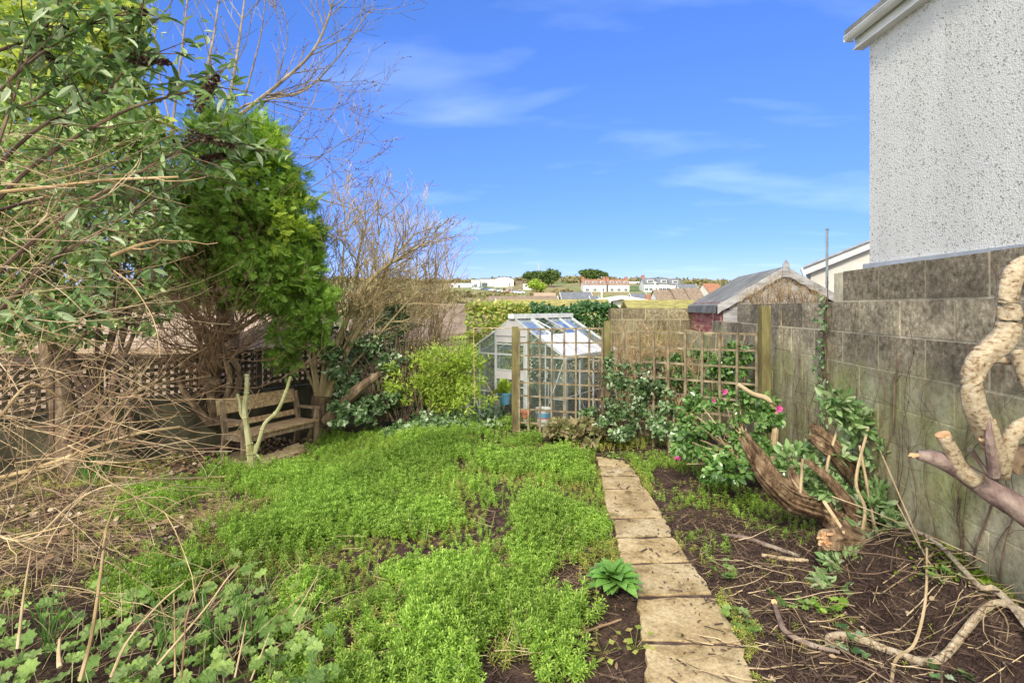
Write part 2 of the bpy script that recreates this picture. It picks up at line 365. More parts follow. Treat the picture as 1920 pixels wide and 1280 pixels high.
def pebble_mat():
    m, nt, b, o = newmat('pebbledash')
    t = nt.nodes.new('ShaderNodeTexCoord')
    v = nt.nodes.new('ShaderNodeTexVoronoi'); v.inputs['Scale'].default_value = 62; nt.links.new(t.outputs['Object'], v.inputs['Vector'])
    sp = nt.nodes.new('ShaderNodeSeparateColor'); nt.links.new(v.outputs['Color'], sp.inputs[0])
    fl = ramp(nt, sp.outputs[0], [(.0, (.30, .30, .29)), (.045, (.50, .50, .49)), (.10, (1, 1, 1))])
    st = ramp(nt, noise(nt, 70, 6, .7), [(.28, (.38, .38, .37)), (.40, (.58, .575, .555)), (.55, (.665, .66, .64))])
    dirt = mixc(nt, 1.0, ramp(nt, noise(nt, .9, 6, .6), [(.35, (.93, .94, .95)), (.6, (1, 1, 1)), (.74, (.93, .91, .82))]), ramp(nt, noise(nt, 1.6, 6, .65, (3, 3, .22), seed=4), [(.35, (.90, .90, .89)), (.6, (1, 1, 1))]), 'MULTIPLY')
    c = mixc(nt, 1.0, mixc(nt, .75, st, fl, 'MULTIPLY'), dirt, 'MULTIPLY')
    nt.links.new(c, b.inputs['Base Color']); b.inputs['Roughness'].default_value = .85; b.inputs['Specular IOR Level'].default_value = .2
    bump(nt, b, v.outputs['Distance'], .45, .008); return m
def slab_mat():
    m, nt, b, o = newmat('concrete_slab')
    c = ramp(nt, noise(nt, 3.5, 7, .65), [(.3, (.28, .205, .115)), (.45, (.46, .355, .21)), (.6, (.57, .465, .305)), (.75, (.66, .585, .45))])
    k = ramp(nt, noise(nt, 60, 6, .7), [(.3, (.55, .53, .50)), (.6, (1.12, 1.1, 1.08))])
    k = mixc(nt, 1.0, k, ramp(nt, noise(nt, 7, 7, .7, seed=6), [(.34, (.50, .47, .40)), (.46, (.92, .91, .88)), (.6, (1.05, 1.05, 1.05))]), 'MULTIPLY')
    g = nt.nodes.new('ShaderNodeNewGeometry'); isl = ramp(nt, g.outputs['Random Per Island'], [(0, (.88, .87, .86)), (1, (1.1, 1.08, 1.02))])
    c = mixc(nt, 1.0, mixc(nt, 1.0, c, k, 'MULTIPLY'), isl, 'MULTIPLY')
    nt.links.new(c, b.inputs['Base Color']); b.inputs['Roughness'].default_value = .85; b.inputs['Specular IOR Level'].default_value = .2
    bump(nt, b, noise(nt, 70, 8, .7), .5, .004); return m
def glass_mat(name, tint=(.85, .93, .9), refl=.12, haze=.1, hazecol=(.6, .66, .62)):
    m, nt, b, o = newmat(name)
    tr = nt.nodes.new('ShaderNodeBsdfTransparent'); tr.inputs[0].default_value = (*tint, 1)
    gl = nt.nodes.new('ShaderNodeBsdfGlossy'); gl.inputs['Roughness'].default_value = .04; gl.inputs[0].default_value = (.9, .95, 1, 1)
    lw = nt.nodes.new('ShaderNodeLayerWeight'); lw.inputs[0].default_value = .35
    m1 = nt.nodes.new('ShaderNodeMixShader'); ad = nt.nodes.new('ShaderNodeMath'); ad.operation = 'MULTIPLY_ADD'; ad.inputs[1].default_value = .6; ad.inputs[2].default_value = refl
    nt.links.new(lw.outputs['Facing'], ad.inputs[0]); 
    pw = nt.nodes.new('ShaderNodeMath'); pw.operation = 'MULTIPLY'; nt.links.new(ad.outputs[0], pw.inputs[0]); pw.inputs[1].default_value = .8
    nt.links.new(pw.outputs[0], m1.inputs[0]); nt.links.new(tr.outputs[0], m1.inputs[1]); nt.links.new(gl.outputs[0], m1.inputs[2])
    df = nt.nodes.new('ShaderNodeBsdfDiffuse'); df.inputs[0].default_value = (*hazecol, 1)
    m2 = nt.nodes.new('ShaderNodeMixShader')
    hz = ramp(nt, noise(nt, 4, 5, .6), [(.35, (haze * .5,) * 3), (.7, (haze * 1.6,) * 3)])
    nt.links.new(hz, m2.inputs[0]); nt.links.new(m1.outputs[0], m2.inputs[1]); nt.links.new(df.outputs[0], m2.inputs[2])
    nt.links.new(m2.outputs[0], o.inputs[0]); return m

M = dict(
    soil=soil_mat(), field=field_mat(), block=block_mat(), pebble=pebble_mat(), slab=slab_mat(),
    mortar=block_mat('mortar_joint', 1.0, True),
    backblock=block_mat('mossy_block', 1.0, dim=.55), backmortar=block_mat('mossy_joint', 1.0, True, .6),
    white=mat('white_paint', [(.3, (.66, .66, .65)), (.6, (.78, .78, .77))], 3, .5, .05),
    offwhite=mat('cream_render', [(.3, (.60, .57, .52)), (.7, (.74, .71, .66))], 2, .8, .2),
    fascia=mat('fascia_plastic', [(.25, (.34, .37, .32)), (.42, (.62, .63, .60)), (.7, (.74, .75, .73))], 5, .4, .05, stretch=(1, .4, 2)),
    lead=mat('flashing', (.38, .41, .46), 8, .5, .1),
    aluminium=mat('aluminium', [(.3, (.50, .52, .52)), (.7, (.66, .68, .68))], 12, .45, .1, metal=.35),
    cap_white=mat('ridge_plastic', (.78, .79, .78), 6, .4, .05),
    lilac=mat('gable_board', [(.3, (.40, .385, .40)), (.7, (.50, .485, .50))], 4, .6, .1),
    glass=glass_mat('greenhouse_glass'), roofglass=glass_mat('roof_glass', (.78, .85, .88), .28, .16, (.62, .68, .74)),
    poly=mat('sky_painted_pane', [(.3, (.56, .56, .62)), (.7, (.72, .72, .78))], 5, .35, .05, spec=.5),  # opaque pale roof pane, the sky's reflection painted into its colour
    wood_old=mat('weathered_wood', [(.28, (.10, .065, .04)), (.45, (.26, .185, .115)), (.6, (.38, .30, .20)), (.75, (.50, .43, .33))], 6, .85, .6, .004, (1, 1, 6), island=.2),
    trellis=mat('trellis_wood', [(.28, (.08, .06, .038)), (.5, (.21, .165, .105)), (.72, (.36, .30, .21))], 9, .85, .4, .003, island=.3),
    post=mat('mossy_post', [(.28, (.055, .045, .025)), (.45, (.13, .105, .05)), (.6, (.20, .175, .07)), (.75, (.30, .26, .17))], 5, .9, .6, .005, (3, 3, .6)),
    bench=mat('bench_wood', [(.28, (.18, .11, .065)), (.45, (.42, .27, .155)), (.6, (.56, .42, .25)), (.78, (.66, .56, .39))], 5, .85, .6, .004, (1, 6, 6), island=.15),
    bench_dark=mat('bench_frame_wood', [(.28, (.11, .075, .05)), (.5, (.28, .20, .135)), (.75, (.46, .36, .26))], 6, .85, .5, .004, (4, 4, 1), island=.2),
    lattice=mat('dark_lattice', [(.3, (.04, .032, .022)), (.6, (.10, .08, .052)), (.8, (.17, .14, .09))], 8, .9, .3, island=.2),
    lattice_sun=mat('sun_painted_lattice', [(.3, (.42, .36, .18)), (.7, (.62, .56, .34))], 8, .9, .3, island=.15),  # lit copy of the lattice wood, sunshine put into the colour
    lowwall=mat('mossy_concrete', [(.3, (.035, .032, .022)), (.5, (.085, .078, .05)), (.7, (.16, .15, .095)), (.82, (.26, .25, .19))], 3, .95, .5),
    felt=mat('roof_felt', [(.3, (.12, .12, .118)), (.55, (.20, .20, .19)), (.75, (.30, .30, .28))], 4, .95, .5, .006),
    redwood=mat('red_boards', [(.3, (.18, .06, .055)), (.42, (.34, .11, .10)), (.54, (.44, .19, .17)), (.64, (.52, .40, .36))], 5, .85, .4, .004, (1, .5, 3), island=.15),
    greywood=mat('grey_boards', [(.3, (.20, .19, .19)), (.5, (.36, .35, .36)), (.75, (.52, .51, .51))], 5, .9, .4, .004, (1, .5, 3), island=.12),
    pipe=mat('galvanised_pipe', (.42, .47, .46), 14, .4, .1, metal=.5),
    bark=mat('bark', [(.3, (.07, .045, .03)), (.5, (.19, .13, .085)), (.7, (.33, .25, .17))], 12, .9, .9, .008, (1, 1, .4)),
    bark_pale=mat('pale_bark', [(.31, (.10, .06, .035)), (.38, (.32, .215, .13)), (.46, (.54, .42, .28)), (.62, (.68, .58, .43)), (.8, (.80, .73, .60))], 46, .75, 1.0, .009, (1, 1, 1.6), detail=8),
    bark_grey=mat('grey_bark', [(.3, (.10, .07, .06)), (.5, (.25, .18, .15)), (.7, (.42, .35, .28))], 9, .7, .7, .008),
    bark_log=mat('purple_log_bark', [(.28, (.08, .05, .045)), (.45, (.22, .15, .14)), (.6, (.33, .25, .22)), (.78, (.50, .42, .34))], 8, .7, .8, .01, (2, 2, 1)),
    cut=mat('cut_wood', [(.3, (.45, .22, .10)), (.6, (.70, .46, .26)), (.8, (.78, .62, .42))], 20, .8, .4),
    stump=mat('fibrous_bark', [(.32, (.06, .035, .022)), (.46, (.20, .125, .075)), (.6, (.36, .25, .155)), (.78, (.56, .44, .31))], 9, .9, 1.0, .012, (2.5, 1.2, 1.2), island=.4),
    sapling=mat('sapling_bark', [(.3, (.20, .19, .07)), (.5, (.38, .37, .19)), (.7, (.54, .51, .33))], 9, .8, .5, .004, (1, 1, .5)),
    twig=mat('tan_twig', [(.3, (.17, .11, .055)), (.5, (.35, .245, .13)), (.72, (.52, .40, .25))], 8, .75, .2, island=.3),
    twig_pale=mat('straw_stem', [(.3, (.32, .22, .12)), (.6, (.54, .42, .27)), (.8, (.70, .60, .45))], 8, .7, .1, island=.25),
    twig_red=mat('ruddy_stem', [(.3, (.12, .065, .04)), (.5, (.27, .165, .10)), (.75, (.44, .31, .20))], 8, .7, .2, island=.25),
    twig_dark=mat('dark_twig', [(.3, (.05, .03, .025)), (.5, (.13, .085, .06)), (.75, (.26, .18, .12))], 8, .8, .2, island=.25),
    twig_sky=mat('grey_twig', [(.3, (.10, .075, .055)), (.5, (.23, .19, .14)), (.75, (.40, .34, .25))], 5, .8, .2, island=.2),
    twig_yellow=mat('ochre_twig', [(.3, (.16, .115, .06)), (.5, (.36, .28, .15)), (.75, (.56, .46, .28))], 4, .8, .2, island=.25),
    debris=mat('dark_bark_chip', [(.3, (.03, .02, .016)), (.5, (.08, .05, .04)), (.7, (.15, .10, .08))], 20, .9, .2, island=.4),
    panicle=mat('dead_flower', [(.3, (.045, .022, .02)), (.6, (.13, .07, .06)), (.8, (.22, .14, .11))], 30, .95, .2, island=.3),
)
L = dict(
    weed=leafm('weed_leaf', [(.09, .17, .022), (.18, .30, .04), (.28, .42, .065), (.40, .53, .13)], .55, .35, .25, 1.6),
    weed2=leafm('grass_weed_leaf', [(.13, .18, .03), (.23, .29, .05), (.34, .37, .09), (.46, .36, .12)], .55, .3, .25, .9),
    mallow=leafm('mallow_leaf', [(.09, .16, .04), (.16, .26, .06), (.26, .36, .10), (.20, .28, .10)], .45, .35, .35, 9, veins=70),
    grey=leafm('buddleia_leaf', [(.07, .13, .045), (.13, .22, .075), (.21, .31, .13), (.42, .48, .34)], .5, .3, .35, 1.5),
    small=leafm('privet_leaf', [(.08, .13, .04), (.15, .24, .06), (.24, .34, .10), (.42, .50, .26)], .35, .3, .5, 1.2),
    sun_painted=leafm('sun_painted_leaf', [(.16, .22, .04), (.28, .34, .06), (.42, .46, .10), (.55, .56, .20)], .45, .4, .35, 1.2),  # yellow-green is sunlight on the treetop, put into the leaf colour
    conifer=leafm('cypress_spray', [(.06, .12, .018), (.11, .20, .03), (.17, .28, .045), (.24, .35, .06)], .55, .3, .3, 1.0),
    conifer_top=leafm('sun_painted_cypress_spray', [(.20, .28, .03), (.28, .37, .045), (.38, .45, .07)], .55, .35, .3, 1.0),  # lit copy of the cypress spray, yellow sun painted in
    sage=leafm('sage_leaf', [(.11, .20, .07), (.17, .28, .10), (.26, .36, .16), (.42, .48, .32)], .5, .3, .35, 1.5),
    grey_dark=leafm('shade_painted_shoot_leaf', [(.05, .13, .05), (.10, .21, .09), (.16, .28, .13)], .5, .2, .35, 1.5),  # darker copy of the shoot leaf, shade put into its colour
    ivy=leafm('ivy_leaf', [(.04, .08, .025), (.075, .14, .045), (.13, .21, .08), (.34, .40, .28)], .3, .15, .6, 1.5),
    hedge_dark=leafm('shade_painted_hedge_leaf', [(.02, .06, .015), (.045, .11, .03), (.07, .16, .045)], .3, .15, .55, 2),  # dark ivy green, with the hedge's shadow painted in as well
    hedge_sun=leafm('sun_painted_hedge_leaf', [(.14, .21, .03), (.25, .32, .06), (.38, .40, .10), (.42, .36, .12)], .4, .35, .4, 2),  # sunlight on this end of the hedge is painted into the leaves
    lime=leafm('lime_leaf', [(.17, .25, .035), (.29, .39, .055), (.42, .50, .10)], .5, .4, .3, 1.5),
    camellia=leafm('camellia_leaf', [(.04, .09, .02), (.07, .15, .035), (.12, .22, .055), (.20, .31, .10)], .22, .2, .7, 2),
    foxglove=leafm('foxglove_leaf', [(.12, .26, .05), (.18, .36, .08), (.26, .44, .13)], .45, .35, .4, 9, veins=90),
    pine=leafm('pine_needle', [(.05, .09, .03), (.08, .13, .04), (.13, .18, .05)], .6, .2, .2, .1),
    scrub=leafm('scrub_leaf', [(.12, .14, .05), (.20, .17, .09), (.28, .22, .13), (.15, .19, .06)], .7, .2, .2, .1),
    blade=leafm('rush_blade', [(.05, .13, .02), (.09, .22, .04)], .5, .3, .3, 2),
    litter=leafm('dead_leaf', [(.16, .09, .05), (.32, .22, .13), (.46, .38, .28), (.20, .10, .06)], .8, .2, .2, 2),
    pink=leafm('pink_petal', [(.85, .06, .30), (.9, .16, .42)], .5, .3, .3, 2),
    moss=leafm('moss_tuft', [(.12, .19, .02), (.22, .31, .03)], .8, .2, .1, 2),
)
# ------------------------------------------------------------------ ground
def axis(lo, hi, step, far_lo, far_hi, g=1.16):
    a = list(np.arange(lo, hi, step)); s = step; x = hi
    while x < far_hi: a.append(x); s *= g; x += s
    a.append(far_hi); s = step; x = lo; b = []
    while x > far_lo: s *= g; x -= s; b.append(x)
    b[-1] = far_lo; return np.array(b[::-1] + a)
gx = axis(-6.5, 4.6, .07, -900, 900); gy = axis(1.4, 9.5, .07, -12, 1400, 1.10)
GX, GY = np.meshgrid(gx, gy); GZ = gz(GX, GY)
nearm = ss(12, 9, GY.ravel()) * ss(9, 6, abs(GX.ravel()))
rough = np.where(nearm > 0, RNG.normal(size=GX.size) * .007, 0) * (1 - np.exp(-((GX.ravel() - PATHX(GY.ravel())) / .40) ** 4))
mb = MB(); ny, nx = GX.shape
I = (np.arange(ny - 1)[:, None] * nx + np.arange(nx - 1)[None]).reshape(-1)
Q = np.stack([I, I + 1, I + nx + 1, I + nx], -1)
mb.v.append(np.stack([GX.ravel(), GY.ravel(), GZ.ravel() + rough], -1)); mb.n = GX.size
cyc = GY.ravel()[I]; isn = (cyc < 12)
mb.f.append((Q[isn], 0)); mb.f.append((Q[~isn], 1))
build('ground', mb, [M['soil'], M['field']], kind='structure', smooth=True)

# ------------------------------------------------------------------ slab path
def slab(mb, c4, th=.07, lift=.012, inset=.026):
    c4 = [np.array(c) for c in c4]; ctr = sum(c4) / 4
    c4 = [c + (ctr - c) / np.linalg.norm(ctr - c) * inset for c in c4]
    n = 6; top = []; bot = []
    for i in range(4):
        a, b = c4[i], c4[(i + 1) % 4]
        for t in np.arange(n) / n:
            p = a + (b - a) * t; jit = RNG.normal(size=2) * .008; top.append([p[0] + jit[0], p[1] + jit[1], p[2] + lift])
    top = np.array(top); cc = top.mean(0); inner = cc + (top - cc) * .986; inner[:, 2] += .002
    bot = top.copy(); bot[:, 2] -= th; m = len(top); i0 = np.arange(m); i1 = (i0 + 1) % m
    mb.add(np.vstack([inner, top, bot]), [np.arange(m)[None], np.stack([i0 + m, i1 + m, i1, i0], -1), np.stack([i0 + 2 * m, i1 + 2 * m, i1 + m, i0 + m], -1)])
PATHL = [(1114,859),(1120.6,878),(1124,897),(1127,921),(1141,978),(1151,1014),(1160,1062),(1184,1127),(1200,1214),(1212,1345),(1226,1560)]
PATHR = [(1169,866),(1188,878.6),(1200,897),(1212,921),(1249,976),(1268,1012),(1300,1060),(1346,1123),(1398,1215),(1440,1345),(1520,1560)]
PL = [ground_pt(*p) for p in PATHL]; PR = [ground_pt(*p) for p in PATHR]
mb = MB()
for i in range(len(PL) - 1):
    a, b, c, d = PL[i].copy(), PR[i].copy(), PR[i + 1].copy(), PL[i + 1].copy()
    zz = float(np.interp(i, [0, 4, 10], [.012, .012, .012])) + RNG.uniform(-.003, .003)
    for q in (a, b, c, d): q[2] = zz
    slab(mb, [d, c, b, a])
for i in range(1, len(PL) - 1):   # damp soil packed in the joints
    q = [PL[i] + V(-.004, -.022, 0), PR[i] + V(.0, -.022, 0), PR[i] + V(.0, .022, 0), PL[i] + V(-.004, .022, 0)]
    for k in q: k[2] = .017
    mb.add(q, [[0, 1, 2, 3]], 1)
build('path', mb, [M['slab'], M['debris']], kind='structure')

# slabs under the bench
S1 = [(402,868),(450,850),(510,845),(560,865),(505,873),(452,882)]
def pad(cs, label):
    mb = MB(); slab(mb, [ground_pt(*c) for c in cs], .05, .045, .0)
    build('paving_slab', mb, M['slab'], label=label, cat='paving slab', group='loose slabs under the bench')
pad([(405,874),(455,884),(492,862),(440,853)], 'loose concrete slab under the near end of the bench')
pad([(459,882),(512,871),(532,850),(496,860)], 'middle loose concrete slab between the bench legs')
pad([(516,868),(574,850),(558,836),(535,846)], 'loose concrete slab under the far end of the bench')

# ------------------------------------------------------------------ block walls
def block_wall(mb, p0, p1, zbase, ztop_fn, ch=.225, bl=.45, th=.215, ztop=1.654, mi=(0, 1), rng=RNG, phase=0.0):
    """p0->p1 plan line; courses counted down from ztop; ztop_fn(s) number of extra courses above"""
    p0 = np.array(p0, float); p1 = np.array(p1, float); Lw = np.linalg.norm(p1 - p0); d = (p1 - p0) / Lw; nrm_ = np.array([d[1], -d[0]])
    rz = math.atan2(d[1], d[0])
    c = 0
    z = ztop + ch
    while z > zbase:
        s = -((c % 2) * bl / 2 + phase)
        while s < Lw:
            a, b = max(s, 0), min(s + bl, Lw); m_ = (a + b) / 2
            if b - a > .06 and z <= ztop + ztop_fn(m_) * ch + 1e-4:
                off = -abs(rng.normal()) * .0012; ce = p0 + d * m_ + nrm_ * off
                mb.box((ce[0], ce[1], z - ch / 2 + rng.normal() * .001), (b - a - .014, th, ch - .014), rz + rng.normal() * .0012, mi[0])
            s += bl
        c += 1; z -= ch
    # mortar core, just behind the faces
    n = int(Lw / .15)
    tops = [ztop_fn((i + .5) / n * Lw) for i in range(n)]
    i = 0
    while i < n:
        j = i
        while j < n and tops[j] == tops[i]: j += 1
        a, b = i / n * Lw + (.012 if i == 0 else 0), j / n * Lw - (.012 if j == n else 0); ce = p0 + d * (a + b) / 2; zt = ztop + tops[i] * ch - .012
        mb.box((ce[0], ce[1], (zt + zbase) / 2), (b - a, th - .005, zt - zbase), rz, mi[1]); i = j
dw = V(.121, 1) / np.linalg.norm([.121, 1])
def wx(Y): return 2.29 + .121 * (Y - 2.46)
th = .215; side = V(dw[1], -dw[0]) * th / 2
A = V(wx(-1), -1) + side; B = V(wx(9.6), 9.6) + side
sl = lambda Y: (Y + 1) / dw[1]
def tf(s):
    if s < sl(3.96): return 1
    if s < sl(6.21): return 0
    if s < sl(7.4): return -1
    return -2
mb = MB(); block_wall(mb, A, B, -.6, tf, phase=.12)
build('block_wall', mb, [M['block'], M['mortar']], label='stepped grey concrete block wall running along the whole length of the garden, algae on its lower courses', cat='wall')
mb = MB(); block_wall(mb, (1.9, 10.0), (3.75, 10.0), -.9, lambda s: 0, ztop=1.61, ch=.225)
build('back_block_wall', mb, [M['backblock'], M['backmortar']], label='mossy block wall closing the far end of the garden beside the dark hedge', cat='wall')

# dead creeper stems on the walls
def creeper(name, starts, label, rng, n=60, leafy=False, face=None, m='twig_dark'):
    mb = MB(); P = []
    for (Y, z0, z1, r) in starts:
        k = 9; zs = np.linspace(z0, z1, k); ys = Y + np.cumsum(rng.normal(size=k) * .045); pts = [face(y, z) for y, z in zip(ys, zs)]
        mb.tube(smooth_path(pts, 3), rad_along([r, r * .5], (k - 1) * 3 + 1), 5, 0); P += pts[1:]
        for q in range(5):
            j = rng.integers(1, k - 1); a = pts[j]; L_ = rng.uniform(.08, .35); dy, dz = rng.uniform(-1, 1), rng.uniform(-.1, 1)
            tp = [face(ys[j] + dy * L_ * t + .01 * rng.normal(), zs[j] + dz * L_ * t) for t in (0, .35, .7, 1)]
            mb.tube(tp, [r * .5, r * .35, .001, .0008], 3, 0)
    root = build(name, mb, M[m], label=label, cat='creeper')
    return root, P
face_w = lambda y, z: V(wx(y) - .012, y, z)
rng = np.random.default_rng(3)
st = [(Y, .1 + rng.uniform(0, .3), rng.uniform(.9, 1.6), rng.uniform(.0015, .0035)) for Y in rng.uniform(2.3, 5.2, 34)]
st += [(4.0, .2, 1.85, .007), (4.06, .5, 1.6, .005), (2.62, .2, 1.8, .006), (3.1, .1, 1.3, .006)]
creeper('dead_creeper', st, 'brown dead creeper stems clinging to the long block wall', rng, face=face_w)
face_b = lambda y, z: V(y, 9.87, z)
creeper('tangled_creeper', [(x, -.3, rng.uniform(1.0, 1.58), .006) for x in rng.uniform(1.95, 3.2, 34)], 'dense net of bare creeper stems over the far end wall', rng, face=face_b, m='twig')
# ivy runner on the long wall
def leaves_at(mb, P, n, spread, size, T, rng, mi=0, out=None, flat=.6):
    P = np.asarray(P); i = rng.integers(0, len(P), n); pos = P[i] + rng.normal(size=(n, 3)) * spread
    D = rnd_dir(n, rng); D[:, 2] -= .3
    U = rng.normal(size=(n, 3)) * flat + (np.array(out) if out is not None else np.array([0, -.5, 1]))
    mb.inst(T, pos, frames(D, U), rng.uniform(size[0], size[1], n), mi)
ir = thing('ivy_runner', face_w(4.07, .4), 'thin ivy runner with small dark leaves climbing the middle of the long block wall', 'ivy')
mb = MB(); pts = [face_w(4.05 + .03 * sin(z * 7), z) for z in np.linspace(.45, 1.66, 12)]
mb.tube(pts, .005, 5); build('stem', mb, M['twig_dark'], ir)
mb = MB(); q = np.array(pts); leaves_at(mb, q + [-.02, 0, 0], 130, (.012, .03, .05), (.025, .05), IVY, rng, out=(-1, -.2, .3)); build('leaves', mb, L['ivy'], ir)

# ------------------------------------------------------------------ big pebbledashed house on the right
h = thing('rendered_house', (4.4, 2, 0), 'tall white pebbledashed house side rising behind the long block wall', 'house')
mb = MB(); mb.box((8.2, 1.65, 3.58), (7.6, 9.3, 2.86)); build('wall', mb, M['pebble'], h)
mb = MB(); mb.box((8.225, 1.625, 1.0), (7.55, 9.25, 2.14)); build('plinth', mb, M['offwhite'], h)
mb = MB(); mb.box((8.19, 1.66, 2.11), (7.68, 9.38, .075)); build('flashing', mb, M['lead'], h)
mb = MB(); mb.box((4.352, 1.7, 4.955), (.09, 9.46, .17)); mb.box((4.375, 6.42, 4.955), (.05, .02, .2)); build('fascia', mb, M['fascia'], h)
mb = MB(); mb.box((4.36, 1.7, 4.857), (.13, 9.50, .022)); build('soffit', mb, M['white'], h)
g = MB()
a = np.linspace(pi, 2 * pi, 9); ring = np.array([[cos(t) * .062, sin(t) * .058] for t in a])
vo = []; 
for yy in (-3.0, 6.46):
    for (u, w) in ring: vo.append([4.245 + u, yy, 5.01 + w])
g.add(vo, np.array([[i, i + 1, i + 10, i + 9] for i in range(8)]))
vi = [[x + (.006 if x < 4.245 else -.006), y, z + .006] for x, y, z in vo]; g.add(vi, np.array([[i + 9, i + 10, i + 1, i] for i in range(8)]))
g.box((4.183, 1.73, 5.013), (.012, 9.46, .014)); g.box((4.245, 6.463, 4.985), (.12, .008, .062))
for yy in np.arange(-2.5, 6.3, 1.1): g.box((4.245, yy, 4.96), (.14, .03, .02))
build('gutter', g, M['fascia'], h)
r = MB(); r.add([[4.22, -3.1, 5.06], [4.22, 6.5, 5.06], [8.2, 6.5, 7.0], [8.2, -3.1, 7.0], [12.2, 6.5, 5.06], [12.2, -3.1, 5.06], [4.22, -3.1, 5.12], [4.22, 6.5, 5.12], [8.2, 6.5, 7.06], [8.2, -3.1, 7.06], [12.2, 6.5, 5.12], [12.2, -3.1, 5.12]],
    [[0,1,2,3],[3,2,4,5],[9,8,7,6],[11,10,8,9],[0,6,7,1],[1,7,8,2],[2,8,10,4],[4,10,11,5],[5,11,9,3],[3,9,6,0]])
build('roof', r, M['felt'], h)
for q_ in ([[4.42, 6.28, 5.01], [12, 6.28, 5.01], [8.2, 6.28, 6.9]], [[4.42, -2.9, 5.01], [8.2, -2.9, 6.9], [12, -2.9, 5.01]]): r = MB(); r.add(q_, [[0,1,2]]); build('gable_wall', r, M['pebble'], h)

# white bungalow beyond
b = thing('white_bungalow', (9, 14, 0), 'cream bungalow gable with a white sloping verge, beyond the shed', 'house')
X0, XA, Z0, ZA, Yg = 6.72, 11.6, 2.50, 4.45, 12.0
mb = MB(); f = [[7.0, Yg, -1], [16.2, Yg, -1], [16.2, Yg, 2.55], [XA, Yg, ZA - .05], [7.0, Yg, 2.56]]; k = [[x + 5, Yg + 8, z] for x, y, z in f]
mb.add(f + k, [[0,1,2,3,4],[9,8,7,6,5],[0,4,9,5],[1,6,7,2]]); build('wall', mb, M['offwhite'], b)
mb = MB()
for sx, (xa, za), (xb, zb) in ((1, (X0, Z0), (XA, ZA)), (-1, (XA * 2 - X0, Z0), (XA, ZA))):
    mb.beam((xa, Yg - .12, za - .06), (xb, Yg - .12, zb - .06), .045, .17, up=(0, 0, 1))
build('verge_board', mb, M['white'], b)
mb = MB()
for xa in (X0, XA * 2 - X0): mb.add([[xa, Yg - .2, Z0 + .035], [XA, Yg - .2, ZA + .035], [XA + 5, Yg + 8.2, ZA + .035], [xa + 5, Yg + 8.2, Z0 + .035], [xa, Yg - .2, Z0 + .08], [XA, Yg - .2, ZA + .08], [XA + 5, Yg + 8.2, ZA + .08], [xa + 5, Yg + 8.2, Z0 + .08]],
    [[0,1,2,3],[7,6,5,4],[0,4,5,1],[2,6,7,3],[3,7,4,0]])
build('roof', mb, M['lead'], b)

# flue pipe
fp = thing('flue_pipe', (5.23, 8.5, 0), 'thin grey metal pole standing up behind the shed', 'pole')
mb = MB(); mb.tube([(5.23, 8.5, -.3), (5.23, 8.5, 2.9)], .021, 10); build('pole', mb, M['pipe'], fp)
mb = MB(); mb.tube([(5.23, 8.5, 2.9), (5.23, 8.5, 2.925)], .026, 10); build('cap', mb, M['lead'], fp); mb = MB(); mb.tube([(5.23, 8.5, 2.0), (5.23, 8.5, 2.05)], .027, 10); build('collar', mb, M['lead'], fp)

# ------------------------------------------------------------------ shed
fa = V(3.93, 7.4); ba = V(4.31, 9.74); e = V(.987, -.16); W2 = .865; zr, ze = 2.18, 1.66
e = nrm(e); e = V(e[0], e[1]); ld = nrm(ba - fa)
s = thing('garden_shed', (fa[0], (fa[1] + ba[1]) / 2, 0), 'old timber shed with a grey felt roof, red side boards and pale bargeboards', 'shed')
def S(u, v, z): p = fa + e * u + ld * v; return V(p[0], p[1], z)
LW = np.linalg.norm(ba - fa)
slope = (zr - ze) / W2
mb = MB()     # felt roof: two thick slopes
for sg in (-1, 1):
    eu = sg * (W2 + .06); ez = zr - slope * (W2 + .06)
    for (v0, v1) in ((-.03, LW + .03),):
        lo = [S(0, v0, zr), S(eu, v0, ez), S(eu, v1, ez), S(0, v1, zr)]; up_ = [p + V(0, 0, .022) for p in lo]
        mb.add(lo + up_, [[0,1,2,3],[7,6,5,4],[0,4,5,1],[1,5,6,2],[2,6,7,3],[3,7,4,0]])
build('roof', mb, M['felt'], s)
mb = MB()     # felt skirt hanging over the left eave, ragged lower edge
ez = zr - slope * (W2 + .06); n = 40; top = [S(-(W2 + .065), LW * i / n - .02, ez + .02) for i in range(n + 1)]; bot = [S(-(W2 + .07), LW * i / n - .02, ez - .085 - .012 * abs(sin(i * 1.3)) - RNG.uniform(0, .008)) for i in range(n + 1)]
mb.add(top + bot, np.array([[i, i + 1, i + n + 2, i + n + 1] for i in range(n)])); 
build('felt_skirt', mb, M['felt'], s)
mb = MB()     # side boards
zz = -.1
while zz < ze - .07:
    for sg in (-1,):
        mb.beam(S(sg * (W2 - .012), .04, zz + .06), S(sg * (W2 - .012), LW - .03, zz + .06), .018, .118)
        mb.beam(S(sg * (W2 - .004), .04, zz + .01), S(sg * (W2 - .004), LW - .03, zz + .01), .018, .02)
    zz += .12
build('side_wall', mb, M['redwood'], s)
mb = MB(); zz = -.1
while zz < zr - .06:
    hw = min(W2 - .03, (zr - .03 - zz - .12) / slope)
    if hw > .05: mb.beam(S(-hw, 0.02, zz + .06), S(hw, .02, zz + .06), .02, .112); mb.beam(S(-hw, 0.014, zz + .005), S(hw, .014, zz + .005), .02, .016)
    zz += .12
build('front_boards', mb, M['greywood'], s)
mb = MB(); mb.beam(S(W2 - .02, 0.05, .8), S(W2 - .02, LW - .03, .8), .03, 1.7); mb.beam(S(-W2 + .05, LW - .03, .8), S(W2 - .05, LW - .03, .8), .02, 1.7); build('back_walls', mb, M['greywood'], s)
